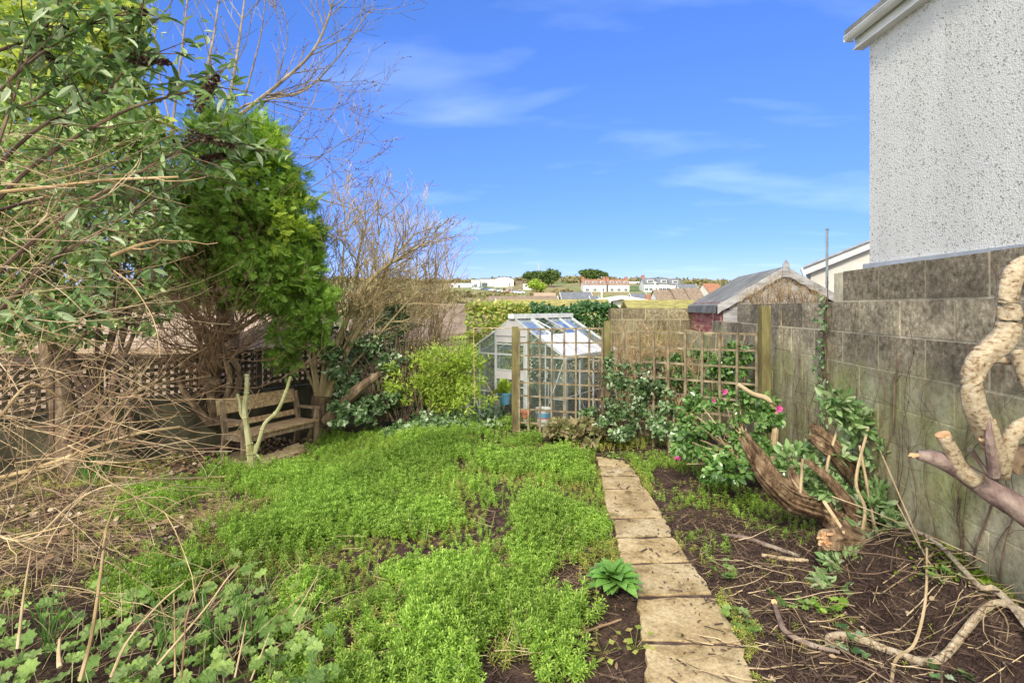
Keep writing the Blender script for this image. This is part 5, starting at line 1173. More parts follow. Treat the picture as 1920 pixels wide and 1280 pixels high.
# --- camellia
rg = np.random.default_rng(31)
cb = ground_pt(1400, 890); ca = thing('camellia_bush', cb, 'glossy camellia bush with pink flowers leaning against the right end of the trellis', 'bush')
foliage(ca, 'leaves', [(1335,775,62,34,4.6),(1395,760,50,28,4.5),(1310,830,48,38,4.5),(1375,830,60,44,4.4),(1430,790,36,30,4.4),(1290,790,22,20,4.6),(1420,850,40,34,4.3),(1360,880,60,20,4.2)], .22, LEAF4, (.045, .075), 'camellia', rg, shell=.3, wr=.56, flat=.9)
mb = MB(); q = ppath([(1443, 885, 4.3), (1452, 820, 4.3), (1455, 775, 4.35), (1440, 748, 4.4), (1412, 738, 4.45), (1383, 720, 4.5)]); mb.tube(q, rad_along([.030, .028, .022, .022, .02, .016], len(q)), 8, wob=.06)
for k in range(34): x, y = rg.uniform(1285, 1450), rg.uniform(745, 870); q = ppath([(1440, 890, 4.3), (1400 + rg.uniform(-30, 30), 850, 4.35), (x * .6 + 560, y * .6 + 345, 4.4), (x, y, 4.3 + rg.uniform(-.1, .3))], 4); mb.tube(q, rad_along([.010, .004], len(q)), 5)
build('stems', mb, M['twig_pale'], ca)
def flower(px, py, Z, s_, parent, fall=False):
    mb = MB(); c = at(px, py, Z) if not fall else ground_pt(px, py, .03); n = 12; a = np.arange(n) * 2.4; el = np.linspace(.2, 1.1, n)
    D = np.stack([np.cos(a) * np.cos(el), -np.sin(el) if not fall else np.sin(a) * np.cos(el), np.sin(a) * np.cos(el) if not fall else np.sin(el)], -1)
    mb.inst((np.array([[0,0,0],[.42,.5,.12],[.3,.95,.22],[-.3,.95,.22],[-.42,.5,.12]]), [np.array([[0,1,2,3],]), np.array([[0,3,4]])]), np.repeat(c[None], n, 0), frames(D, -D[:, [1, 2, 0]]), np.full(n, s_)); return build('flower' , mb, L['pink'], parent)
for px, py, Z, s_ in ((1357,733,4.35,.034),(1337,750,4.3,.022),(1458,765,4.2,.040),(1495,836,3.9,.03)): flower(px, py, Z, s_, ca)
fl = flower(1271, 861, 0, .04, None, True); fl.name = 'fallen_flower'; tag(fl, 'pink camellia flower lying on the ground beyond the path', 'flower')

# --- old buddleia stump with new shoots
rg = np.random.default_rng(32)
sc_ = ground_pt(1600, 1030); stp = thing('old_shrub_stump', sc_, 'split fibrous brown stump with sawn arms and leafy grey-green regrowth beside the block wall', 'stump')
def fib(mb, pts, rs, k=9, n=6):
    q = ppath(pts, n); r = rad_along(rs, len(q)); mb.tube(q, r * .92, 18, wob=.03, ridge=.17)
    t = np.gradient(q, axis=0); t = nrm(t)
    for i in range(26):
        a = i * 2 * pi / 26; u = nrm(np.cross(t, [0, 0, 1.0])); w = np.cross(u, t); off = (u * cos(a) + w * sin(a)) * r[:, None] * rg.uniform(.9, 1.06); m = len(q); i0, i1 = sorted(rg.integers(0, m, 2)); 
        if i1 - i0 > 3: mb.tube((q + off)[i0:i1], np.maximum(r[i0:i1] * .15, .003), 4, wob=.3)
arm = [([(1392,826,3.35),(1410,855,3.35),(1440,900,3.35),(1480,935,3.4),(1545,955,3.45),(1590,985,3.4)], [.020,.036,.050,.062,.074,.085]),
       ([(1525,800,3.5),(1560,830,3.5),(1610,890,3.55),(1660,945,3.55),(1650,990,3.5)], [.028,.040,.045,.055,.065]),
       ([(1522,822,3.45),(1560,850,3.45),(1610,905,3.5),(1650,950,3.5)], [.030,.042,.05,.06]),
       ([(1518,868,3.3),(1550,895,3.3),(1585,935,3.3),(1612,975,3.3)], [.02,.028,.032,.04]),
       ([(1400,815,3.38),(1425,850,3.38),(1455,890,3.38),(1500,935,3.42)], [.016,.026,.03,.035]),
       ([(1488,868,3.5),(1490,900,3.45),(1500,940,3.42)], [.03,.035,.05])]
for k, (pts, rs) in enumerate(arm):
    mb = MB(); fib(mb, pts, rs, n=8); q = ppath(pts, 6); d_ = nrm(q[0] - q[1]); u_ = nrm(np.cross(d_, [0, 0, 1.0])); w_ = np.cross(u_, d_)
    for j in range(22): a_ = rg.uniform(0, 6.28); p_ = q[0] + (u_ * cos(a_) + w_ * sin(a_)) * rs[0] * rg.uniform(.2, .95); mb.tube([p_ - d_ * .04, p_ + d_ * rg.uniform(.005, .035)], [rg.uniform(.004, .009), .002], 4)
    build('sawn_arm', mb, M['stump'], stp)
mb = MB(); q = smooth_path([at(1560, 960, 3.45), at(1600, 990, 3.4), sc_ + V(0, 0, -.05)], 4); mb.tube(q, rad_along([.10, .13, .16], len(q)), 20, wob=.05, ridge=.16); build('root_collar', mb, M['stump'], stp)
mb = MB(); q = ppath([(1590, 1000, 3.3), (1565, 1008, 3.15), (1550, 1010, 3.1)], 4); mb.tube(q, rad_along([.07, .065, .06], len(q)), 18, wob=.03, ridge=.12); build('root_stub', mb, M['stump'], stp)
mb = MB(); e_ = q[-1]; d = nrm(q[-1] - q[-3]); 
for k in range(26): a = rg.uniform(0, 6.28); rr = rg.uniform(0, .052); u = nrm(np.cross(d, [0, 0, 1.0])); w = np.cross(u, d); p = e_ + (u * cos(a) + w * sin(a)) * rr; mb.tube([p - d * .02, p + d * rg.uniform(.004, .022)], [rg.uniform(.008, .016), rg.uniform(.003, .009)], 5, wob=.25)
build('sawn_face', mb, M['cut'], stp)
mb = MB(); sh_ = []
for pts in ([(1648,1075,3.15),(1640,990,3.2),(1612,835,3.4)], [(1668,1040,3.2),(1664,900,3.3),(1686,752,3.4)], [(1600,1060,3.1),(1622,960,3.2),(1605,900,3.25),(1628,800,3.4)], [(1705,1000,3.3),(1690,900,3.4),(1655,745,3.5)], [(1545,940,3.3),(1575,985,3.15),(1583,1000,3.1)], [(1560,960,3.4),(1550,880,3.4),(1575,790,3.5)], [(1500,930,3.4),(1505,860,3.4)], [(1690,1010,3.35),(1660,820,3.5),(1650,745,3.55)]):
    q = ppath(pts, 6); sh_.append(q); mb.tube(q, rad_along([.012, .008], len(q)), 6)
build('shoot_stems', mb, M['twig_pale'], stp)
foliage(stp, 'shoot_leaves', [(1570,745,34,18,3.5),(1560,780,38,22,3.5),(1600,790,40,24,3.5),(1655,745,18,18,3.5),(1665,790,22,22,3.5),(1620,840,60,24,3.45),(1540,850,36,24,3.5),(1480,850,26,20,3.6),(1500,880,32,24,3.5),(1550,910,40,26,3.4),(1690,870,20,26,3.4),(1610,920,50,26,3.35),(1640,980,50,36,3.2),(1730,935,32,22,3.2),(1700,960,50,24,3.2),(1590,1060,34,22,3.05),(1640,1040,34,26,3.05),(1560,1090,26,12,2.95)], .17, LEAF4, (.05, .09), 'sage', rg, shell=.3, droop=-.2, flat=.9, wr=.42)
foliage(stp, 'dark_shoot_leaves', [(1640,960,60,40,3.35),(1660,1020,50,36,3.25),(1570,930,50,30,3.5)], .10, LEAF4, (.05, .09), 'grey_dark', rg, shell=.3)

# --- cut branches propped against the wall at the right
rg = np.random.default_rng(33)
tb_ = thing('twisted_branch', at(1865, 880, 2.0), 'thick twisting pale-barked cut branch standing up at the right edge in front of the wall', 'branch')
mb = MB(); q = ppath([(1990,470,2.0),(1935,490,1.98),(1902,512,1.96),(1890,560,1.95),(1893,605,1.95),(1878,640,1.95),(1840,672,1.95),(1822,710,1.95),(1826,760,1.96),(1846,805,1.98),(1866,850,2.0),(1876,884,2.02)], 7)
mb.tube(q, rad_along([.031,.031,.033,.031,.034,.037,.034,.031,.033,.035,.029,.024], len(q)), 16, wob=.02, ridge=.07); build('main_limb', mb, M['bark_pale'], tb_, smooth=True)
mb = MB(); q = ppath([(1862,786,2.0),(1870,830,2.0),(1872,880,2.02)], 4); mb.tube(q, [.006 + .016 * (i / (len(q) - 1)) for i in range(len(q))], 7, wob=.25); build('torn_strip', mb, M['cut'], tb_)
mb = MB(); q = ppath([(1853,782,1.94),(1856,830,1.94),(1864,890,1.98)], 4); mb.tube(q, rad_along([.006, .016, .02], len(q)), 8, wob=.15); build('dark_side_limb', mb, M['bark_log'], tb_)
mb = MB(); q = ppath([(1985,790,2.0),(1930,795,2.0),(1900,812,1.99),(1888,850,2.0),(1882,895,2.03)], 6); mb.tube(q, rad_along([.030, .029, .027, .022, .018], len(q)), 14, wob=.02, ridge=.08); build('hooked_limb', mb, M['bark_pale'], tb_, smooth=True)
mb = MB(); q = ppath([(1975,850,2.1),(1935,845,2.1),(1905,862,2.1),(1895,885,2.1)], 5); mb.tube(q, rad_along([.03, .034, .03], len(q)), 10, wob=.15); build('dark_limb', mb, M['bark'], tb_)
mb = MB(); q = ppath([(1842,822,1.97),(1850,828,1.98)], 3); mb.tube(q, .012, 8); build('snag', mb, M['cut'], tb_)
lg = thing('fallen_log', at(1800, 880, 2.05), 'thick purplish-brown cut log slanting down to the right below the twisted branch', 'log')
mb = MB(); q = ppath([(1722,853,2.12),(1762,862,2.11),(1810,888,2.1),(1860,920,2.06),(1930,965,2.0),(2040,1060,1.9),(2120,1190,1.7)], 7); mb.tube(q, rad_along([.020,.034,.040,.041,.043,.045,.045], len(q)), 16, wob=.02, ridge=.07); build('trunk', mb, M['bark_log'], lg, smooth=True)
mb = MB(); q = ppath([(1768,815,2.08),(1784,845,2.08),(1802,880,2.09),(1830,898,2.08)], 6); mb.tube(q, rad_along([.026,.026,.031,.040], len(q)), 14, wob=.02, ridge=.06); build('side_stub', mb, M['bark_pale'], lg, smooth=True)
d = nrm(q[0] - q[1]); mb = MB(); mb.tube([q[0] - d * .002, q[0] + d * .004], .0265, 14); build('cut_end', mb, M['cut'], lg)
mb = MB(); 
for k in range(7): p = at(1722, 853, 2.12); mb.tube([p, p + V(-.02 - rg.uniform(0, .025), 0, rg.uniform(-.01, .02))], [.008, .002], 5)
build('splintered_end', mb, M['cut'], lg)
mb = MB(); q = ppath([(1820,842,2.05),(1838,868,2.05),(1856,892,2.05)], 4); mb.tube(q, .009, 7, wob=.1); build('side_twig', mb, M['bark_log'], lg)
br3 = MB(); q = ppath([(1995,682,2.12),(1910,678,2.14),(1862,672,2.16)], 5); br3.tube(q, .017, 9, wob=.06); q = ppath([(1906,655,2.1),(1915,690,2.1),(1935,740,2.1)], 5); br3.tube(q, rad_along([.022, .026], len(q)), 9, wob=.06)
build('cut_branch', br3, M['bark_pale'], label='short horizontal sawn branch behind the twisted branch at the right edge', cat='branch', smooth=True)
# smaller fallen branches on the ground
def fallen(pts, rs, m, label, lift=.02, name='fallen_branch', k=8):
    q = smooth_path([ground_pt(x, y, lift + dz) for x, y, dz in pts], 6); mb = MB(); mb.tube(q, rad_along(rs, len(q)) * .8, k, wob=.04, ridge=.1)
    return build(name, mb, M[m], label=label, cat='branch', group='broken branches on the ground')
fallen([(1452,1130,.06),(1462,1160,.05),(1475,1185,.03),(1520,1208,.01),(1575,1222,.01)], [.012,.014,.016,.016,.010], 'bark_grey', 'curved grey branch with an orange cut end lying right of the path')
mb = MB(); p = ground_pt(1451, 1128, .085); mb.tube([p, p + V(-.004, -.01, .006)], .0135, 10); build('cut_stub_end', mb, M['cut'], label='orange sawn end facing up on the curved grey branch', cat='branch end')
fallen([(1552,1212,.0),(1556,1192,.03),(1600,1192,.02),(1680,1222,.01),(1760,1235,.01),(1860,1255,.01),(1960,1275,.01)], [.014,.017,.018,.018,.017,.016,.015], 'bark_pale', 'long pale branch with a bent end lying along the bottom right corner')
fallen([(1700,1075,.03),(1760,1100,.02),(1835,1112,.03),(1862,1140,.03),(1900,1180,.02),(1960,1230,.02)], [.012,.013,.015,.018,.018,.016], 'bark_pale', 'pale forked branch running down to the right edge near the wall foot')
fallen([(1358,1002,.0),(1400,1008,.01),(1450,1025,.01),(1500,1042,.0)], [.014,.018,.018,.012], 'bark_grey', 'stout brown branch stub between the path and the stump')
fallen([(1428,1040,.0),(1480,1048,.0),(1515,1050,.0)], [.014,.016,.012], 'twig_pale', 'pale mossy stick beside the stout brown branch stub')
fallen([(1738,1125,.06),(1735,1160,.1),(1715,1205,.02),(1680,1235,.01),(1670,1285,.01)], [.006,.007,.008,.008,.007], 'twig_pale', 'thin pale crooked stick standing over the long pale branch', k=6)
fallen([(1060,1125,.01),(1090,1110,.02),(1110,1108,.03)], [.006,.007,.005], 'twig', 'short curved tan stick left of the foxglove rosette', k=6)
fallen([(1000,1165,.01),(1060,1190,.01),(1130,1172,.02),(1165,1160,.02)], [.006,.007,.006,.004], 'twig_red', 'thin brown stick on the bare soil below the foxglove rosette', k=6)
fallen([(200,893,.02),(300,897,.02),(420,893,.02),(540,872,.02)], [.01,.014,.012,.008], 'twig', 'long straight stick lying along the left edge of the weeds below the bench', k=6)

# --- pruned sapling in front of the bench
sp_b = ground_pt(474, 893); ZS = sp_b[1]
sp = thing('pruned_sapling', sp_b, 'pale green-barked sapling pruned to three bare limbs in front of the bench', 'sapling'); rg = np.random.default_rng(34)
for nm, pts, rs in (('trunk', [(474,896),(472,865),(470,840)], [.05,.046,.044]), ('limb', [(470,845),(464,810),(462,775),(468,790)][:2] + [(459,765),(463,730),(463,703)], [.038,.03,.026,.024,.022]), ('limb', [(462,790),(452,775),(450,755),(445,738)], [.02,.017,.016,.014]),
                    ('limb', [(478,850),(488,820),(497,793),(520,770),(536,735),(545,706)], [.024,.022,.020,.020,.018,.016]), ('stub', [(474,862),(478,845),(480,832)], [.024,.018,.014]), ('stub', [(480,850),(490,862)], [.012,.008])):
    mb = MB(); q = ppath([(x, y, ZS) for x, y in pts], 5); mb.tube(q, rad_along(rs, len(q)), 8, wob=.07)
    for j in range(2, len(q), 6): mb.tube([q[j] - nrm(q[j] - q[j-1]) * .008, q[j], q[j] + nrm(q[j] - q[j-1]) * .008], [np.interp(j / len(q), np.linspace(0, 1, len(rs)), rs)] + [np.interp(j / len(q), np.linspace(0, 1, len(rs)), rs) * 1.28] * 1 + [np.interp(j / len(q), np.linspace(0, 1, len(rs)), rs)], 8, wob=.1)
    build(nm, mb, M['sapling'], sp)
sh2 = MB()
for pts in ([(430,872),(438,880),(448,893)], [(440,905),(452,890),(468,880)], [(425,915),(445,900),(462,888)]): sh2.tube(smooth_path([ground_pt(x, y, .03 + .04 * i) for i, (x, y) in enumerate(pts)], 3), .01, 5)
build('broken_twigs', sh2, M['twig_dark'], label='few broken dark twigs at the foot of the pruned sapling', cat='twigs')

# --- foxglove rosette by the path
rg = np.random.default_rng(35); fc = ground_pt(1152, 1118)
fx = thing('foxglove_plant', fc, 'leafy foxglove rosette growing against the left edge of the path', 'plant')
def wide(n=7, curl=.5, w=.2):
    v, f = [], []
    for i in range(n + 1):
        t = i / n; ww = w * (sin(pi * min(1, t ** 1.25 * .9 + .08)) ** .7) * (1 if t < .97 else .15); z = .28 * sin(t * 2.4) + .035 * sin(t * 22) - curl * t * t * .6
        v += [[-ww, t, z + ww * .35 * (1 + .25 * sin(i * 2.1))], [0, t, z], [ww, t, z + ww * .35 * (1 + .25 * cos(i * 1.7))]]
        if i: a = (i - 1) * 3; b_ = i * 3; f += [[a, a + 1, b_ + 1, b_], [a + 1, a + 2, b_ + 2, b_ + 1]]
    return (np.array(v), [np.array(f)])
n = 66
for i in range(n):
    a = i * 2.4; el = 1.15 * (1 - i / n) ** 1.0 - .05 if 0 else np.interp(i / n, [0, 1], [1.4, .5]); D = V(cos(a) * cos(el), sin(a) * cos(el), sin(el)) + rg.normal(size=3) * .06
    Lf = rg.uniform(.11, .19); mb = MB(); mb.inst(wide(7, rg.uniform(.5, 1.0), rg.uniform(.21, .29)), (fc + V(cos(a), sin(a), 0) * .012)[None] + [0, 0, .03], frames(D[None], V(-cos(a) * .5, -sin(a) * .5, 1)[None]), np.array([Lf]))
    build('leaf', mb, L['foxglove'], fx, smooth=True)
# --- buddleia in the upper left foreground
rg = np.random.default_rng(41)
bu = thing('buddleia_bush', V(-2.9, 2.7, -.05), 'overgrown buddleia with long grey-green leaves and dead brown flower spikes arching in from the left', 'bush')
mb = MB(); SP = []
arch = [([(-120,520,2.5),(40,330,2.55),(220,215,2.6),(360,170,2.7),(405,150,2.75)], .012), ([(-120,430,2.4),(60,250,2.5),(190,180,2.6),(250,100,2.6),(262,30,2.6)], .010), ([(-100,600,2.5),(100,420,2.6),(250,330,2.7),(380,262,2.8),(445,268,2.85)], .012),
        ([(-120,300,2.3),(30,140,2.4),(140,60,2.5),(240,20,2.5)], .009), ([(-100,700,2.4),(60,520,2.5),(210,420,2.7),(360,330,2.9),(430,292,3.0)], .012), ([(-80,240,2.5),(60,190,2.6),(160,130,2.6),(290,112,2.7)], .008),
        ([(-80,120,2.4),(60,70,2.5),(110,10,2.5),(120,-40,2.5)], .009), ([(-60,640,2.3),(10,610,2.35),(50,600,2.4)], .006), ([(100,700,2.7),(172,600,2.7),(176,480,2.7),(172,400,2.7)], .006), ([(-80,500,2.2),(20,200,2.4),(60,80,2.5),(85,0,2.5)], .009), ([(-120,430,2.6),(90,370,2.8),(260,350,2.9),(345,330,3.0)], .011)]
for pts, r in arch:
    q = ppath(pts, 7); mb.tube(q, rad_along([r, r * .3], len(q)), 6); SP.append(q)
    for j in range(len(q) // 3, len(q), 3):
        for _ in range(2):
            d = nrm(nrm(q[j] - q[j - 1]) + rg.normal(size=3) * .55); p2 = polyline(q[j], d, rg.uniform(.15, .4), 5, .12, .02, rg); mb.tube(p2, rad_along([.004, .0018], 6), 4, cap=False); SP.append(p2)
build('stems', mb, M['twig_dark'], bu)
allp = np.concatenate([q[len(q) // 3:] if len(q) > 10 else q for q in SP]); n = 1500
i = rg.integers(0, len(allp), n); pos = allp[i] + rg.normal(size=(n, 3)) * .012
D = rnd_dir(n, rg) * [1, .8, .6] - [0, 0, .25]; mb = MB(); mb.inst(LEAF4, pos, frames(D, rg.normal(size=(n, 3)) * .5 + [0, -.2, 1]), np.stack([rg.uniform(.022, .036, n), rg.uniform(.06, .11, n), rg.uniform(.05, .1, n)], -1)); build('leaves', mb, L['grey'], bu)
def panicle(a, b_, r):
    mb = MB(); a, b_ = np.array(a), np.array(b_); d = b_ - a; n = 420; t = rg.uniform(0, 1, n); rr = r * (1 - .75 * t) * np.sqrt(rg.uniform(.1, 1, n)) * (1 + .35 * np.sin(t * 50)); u = nrm(np.cross(d, rg.normal(size=(n, 3)))); P = a + d * t[:, None] + u * rr[:, None]
    mb.inst(LEAF2, P, frames(u + nrm(d) * .6 + rg.normal(size=(n, 3)) * .4, rg.normal(size=(n, 3))), rg.uniform(.008, .018, n)); mb.tube([a, b_], [.003, .001], 4); build('dead_flower_spike', mb, M['panicle'], bu)
for p, q, r in ((at(362,208,2.65), at(408,142,2.65), .035), (at(235,28,2.6), at(275,22,2.6), .022), (at(240,112,2.6), at(318,118,2.6), .022), (at(70,92,2.6), at(104,116,2.6), .022), (at(350,250,2.75), at(440,276,2.8), .024), (at(375,300,2.9), at(424,290,2.9), .018), (at(100,70,2.6), at(125,50,2.6), .016), (at(320,270,2.9), at(380,266,2.9), .018), (at(225,55,2.6), at(250,72,2.6), .015)): panicle(p, q, r)

# --- tangle of bare stems on the left
rg = np.random.default_rng(42)
tan = thing('stem_tangle', V(-2.6, 2.6, -.05), 'tangle of bare tan and ruddy arching stems filling the left edge above the lawn', 'bramble')
mbs = {k: MB() for k in ('twig', 'twig_red', 'twig_pale', 'twig_dark')}
def stick(px, py, Z, ang, Lpx, bend, r, key, sub=2, zd=.0):
    pts = []; n = 6; a = ang; x, y = px, py
    for i in range(n): pts.append((x, y, max(1.6, Z + zd * i / n))); a += bend / n + rg.normal() * .07; x += cos(a) * Lpx / n; y -= sin(a) * Lpx / n
    q = ppath(pts, 3)
    lim = gz(q[:, 0], q[:, 1]) + .01; q[:, 2] = np.maximum(q[:, 2], lim)
    m_ = mbs[key]; m_.tube(q, rad_along([r, r * .4], len(q)), 5, cap=False)
    for _ in range(sub):
        j = rg.integers(2, len(q) - 2); d = nrm(nrm(q[j + 1] - q[j]) + rg.normal(size=3) * .5); p2 = polyline(q[j], d, rg.uniform(.1, .4), 4, .14, .0, rg); m_.tube(p2, rad_along([r * .5, .0012], 5), 3, cap=False)
keys = ['twig', 'twig', 'twig_red', 'twig_pale', 'twig_dark', 'twig']
for k in range(370):
    py = rg.uniform(230, 1120); fade = np.interp(py, [230, 400, 700, 900, 1120], [.6, .9, 1.0, .9, .7]); px = rg.uniform(-140, 230 * fade); Z = rg.uniform(2.1, 3.6) if py < 800 else min(rg.uniform(2.0, 3.0), EYE * F / (py - HY) * .98 if py > 800 else 9)
    ang = rg.choice([rg.normal() * .35, rg.uniform(.6, 1.6), rg.uniform(-.7, .3)], p=[.55, .25, .2]); stick(px, py, Z, ang, rg.uniform(90, 330) * fade, rg.normal() * .7, rg.uniform(.0015, .0038), keys[rg.integers(0, 6)], 2, rg.normal() * .3)
# named heavy ones
for pts, r, key in (([(-40,905,2.6),(60,880,2.7),(180,838,2.8),(260,812,2.9),(338,800,3.0)], .013, 'twig'), ([(-40,935,2.5),(80,885,2.65),(170,850,2.8),(254,832,2.9)], .011, 'twig'), ([(-40,365,2.3),(100,350,2.4),(200,338,2.5),(335,332,2.6)], .010, 'twig'), ([(0,780,2.6),(60,720,2.7),(130,760,2.8),(160,800,2.9)], .008, 'twig'),
                    ([(60,800,2.7),(180,800,2.8),(260,825,2.9),(330,850,3.0)], .006, 'twig_red'), ([(210,480,2.4),(260,460,2.4),(300,450,2.4)], .010, 'twig'), ([(220,820,2.9),(285,830,2.9),(360,845,3.0),(435,846,3.1)], .004, 'twig_pale'), ([(-20,1000,2.2),(60,1010,2.2),(140,940,2.3),(230,905,2.4),(390,894,3.0)], .005, 'twig_pale')):
    q = ppath(pts, 6); mbs[key].tube(q, rad_along([r, r * .6], len(q)), 7, wob=.05)
    for j in range(4, len(q), 4): p2 = polyline(q[j], nrm(nrm(q[j] - q[j - 1]) + rg.normal(size=3) * .6), rg.uniform(.15, .45), 5, .12, .03, rg); mbs[key].tube(p2, rad_along([r * .45, .0015], 6), 4, cap=False)
for k, m_ in mbs.items(): build({'twig': 'tan_stems', 'twig_red': 'ruddy_stems', 'twig_pale': 'straw_stems', 'twig_dark': 'dark_stems'}[k], m_, M[k], tan)

# --- tall single dead stalk and straw in the left foreground
def stalk(pts, r, m, label):
    q = ppath(pts, 6); mb = MB(); mb.tube(q, rad_along([r, r * .45], len(q)), 6, wob=.05); build('dead_stalk', mb, M[m], label=label, cat='stalk', group='dead stalks in the left foreground')
stalk([(150,1275,1.95),(172,1190,2.0),(188,1080,2.05),(198,1000,2.1),(212,955,2.12)], .0075, 'twig', 'tallest brown dead stalk rising from the left foreground leaves')
stalk([(208,1268,2.0),(240,1200,2.05),(300,1130,2.1),(345,1092,2.15)], .006, 'twig_pale', 'pale bent straw leaning right over the lobed leaves')
stalk([(33,1215,1.9),(44,1120,1.95),(58,1032,2.0)], .0055, 'twig_pale', 'whitish straight stalk near the left edge')
stalk([(295,1245,2.0),(385,1140,2.1),(425,1085,2.15),(447,1060,2.2)], .0048, 'twig_pale', 'long pale stalk slanting across the middle of the lobed leaves')
stalk([(328,1268,2.0),(328,1190,2.05),(326,1112,2.1)], .004, 'twig', 'thin upright stalk among the lobed leaves')
stalk([(340,1270,1.98),(345,1215,2.0),(352,1150,2.05),(385,1075,2.1),(434,1040,2.2)], .004, 'twig_red', 'ruddy thin stalk crossing the pale stalks')
stalk([(440,1270,2.05),(455,1200,2.1),(462,1162,2.12)], .0042, 'twig_pale', 'short pale stalk right of the rush blades')
stalk([(470,1275,2.05),(492,1220,2.1),(505,1185,2.15)], .0035, 'twig_pale', 'rightmost short straw among the lobed leaves')
stalk([(550,1155,2.3),(572,1120,2.35),(595,1078,2.4)], .003, 'twig_pale', 'lone straw standing in the green weeds')
stalk([(112,1250,1.95),(110,1225,1.98),(112,1196,2.0)], .009, 'twig_pale', 'stubby cut stalk standing in the lobed leaves')

mb = MB()
for k in range(110):
    x, y = rg.uniform(-20, 560), rg.uniform(1110, 1290); p = ground_pt(x, y); q = polyline(p, (rg.uniform(-.2, 1.2), rg.normal() * .5, rg.uniform(.3, 1.2)), rg.uniform(.12, .42), 5, .1, -.05, rg); q[:, 2] = np.maximum(q[:, 2], gz(q[:, 0], q[:, 1]) + .02); mb.tube(q, rad_along([rg.uniform(.0012, .0026), .0008], 6), 4, cap=False)
build('straw_stems', mb, M['twig_pale'], label='thin dry straws leaning through the lobed leaves at the bottom left', cat='dead stems', kind='stuff')
# --- lobed mallow leaves, bottom left
rg = np.random.default_rng(43)
PLY = [(-80,1160),(120,1160),(240,1120),(330,1105),(420,1080),(480,1100),(560,1150),(600,1230),(640,1330),(560,1420),(-80,1500)]
ml = MB(); cnt = 0; pts = []
while len(pts) < 470:
    x, y = rg.uniform(-80, 640), rg.uniform(1070, 1480)
    if in_poly([x], [y], PLY)[0]: pts.append((x, y))
pos = np.array([ground_pt(x, y, 0) for x, y in pts]); pos[:, 2] += rg.uniform(.03, .17, len(pts)); n = len(pos)
st_ = MB()
for p in pos[::2]: g0 = V(p[0] + rg.normal() * .03, p[1] + rg.normal() * .03, float(gz(p[0], p[1]))); st_.tube([g0, (g0 + p) / 2 + rg.normal(size=3) * .006, p], .002, 4, cap=False)
a = rg.uniform(0, 2 * pi, n); D = np.stack([np.cos(a), np.sin(a), rg.normal(size=n) * .25 - .05], -1); sz = rg.uniform(.04, .085, n)
ml.inst(LOBED, pos, frames(D, rg.normal(size=(n, 3)) * .3 + [0, -.25, 1]), sz); ml2 = ml
mw = thing('mallow_clump', V(-1.6, 2.1, 0), 'clump of broad lobed mid-green leaves in the bottom left corner', 'plant')
build('leaves', ml, L['mallow'], mw, smooth=True); build('stems', st_, M['sapling'], mw)
# three small plants of the same sort elsewhere
for k, (x, y, s_, nn, key, lb, T) in enumerate(((820,1260,.06,16,'grey','small dull grey-green leafy clump at the bottom of the weeds',LEAF4),(1395,1165,.05,12,'mallow','little toothed seedling at the right edge of the path',LOBED),(1480,1130,.05,10,'mallow','small ivy-leaved plant between the curved branch and the stump',LOBED),(1360,1075,.045,14,'mallow','small pale leafy plant right of the path halfway down',LOBED),
        (1190,1210,.035,10,'weed2','tiny star-shaped seedling on the bare soil by the path',LEAF2),(1130,1218,.035,12,'weed2','larger of the two star-shaped seedlings on the bare soil',LEAF2),(1545,1140,.05,14,'weed','low bright green seedling patch below the stump',LOBED),(1770,1090,.05,9,'mallow','single lobed plant near the wall foot',LOBED),(1600,1215,.055,8,'ivy','ivy sprig lying over the long pale branch',IVY),(1775,1260,.06,7,'ivy','glossy rounded leaves at the bottom right corner',IVY),(1150,858,.04,10,'mallow','pale leafy weed at the far end of the path',LOBED))):
    c = ground_pt(x, y, .02); a = rg.uniform(0, 6.28, nn); rad = rg.uniform(.02, .075, nn); P = c + np.stack([np.cos(a) * rad, np.sin(a) * rad, rg.uniform(0, .05, nn)], -1); D = np.stack([np.cos(a), np.sin(a), rg.normal(size=nn) * .2], -1)
    mb = MB(); mb.inst(T, P, frames(D, rg.normal(size=(nn, 3)) * .25 + [0, -.1, 1]), rg.uniform(.7, 1.2, nn) * s_)
    for p in P: mb.tube([c - V(0, 0, .02), p], .0012, 3, cap=False)
    build('small_weed', mb, L[key], label=lb, cat='weed', smooth=False)
# rush blades
for cx_, lb in ((395, 'dark green rush blades beside the long pale stalk'), (468, 'rightmost rush blades poking through the lobed leaves'), (300, 'thin rush blades in the middle of the lobed leaves'), (90, 'few rush blades near the whitish straight stalk')):
    mb = MB()
    for k in range(18):
        p = ground_pt(rg.normal(cx_, 8), rg.uniform(1180, 1260)); p = p * .5 + .5 * ground_pt(cx_, 1220); q = polyline(p, (rg.normal() * .25, rg.normal() * .2, 1), rg.uniform(.15, .38), 5, .05, 0, rg); mb.tube(q, rad_along([.003, .0012], 6), 3, cap=False)
    build('rush_clump', mb, L['blade'], label=lb, cat='rush', group='rush clumps in the left foreground')
mb = MB()   # daffodil-like blades under the tangle
for k in range(60):
    p = ground_pt(rg.normal(172, 12), rg.normal(895, 10)); q = polyline(p, (rg.normal() * .3, rg.normal() * .25, 1), rg.uniform(.15, .3), 5, .08, -.06, rg); mb.tube(q, rad_along([.005, .002], 6), 3, cap=False)
build('bulb_leaves', mb, L['blade'], label='tuft of upright bulb leaves under the left tangle of stems', cat='plant')

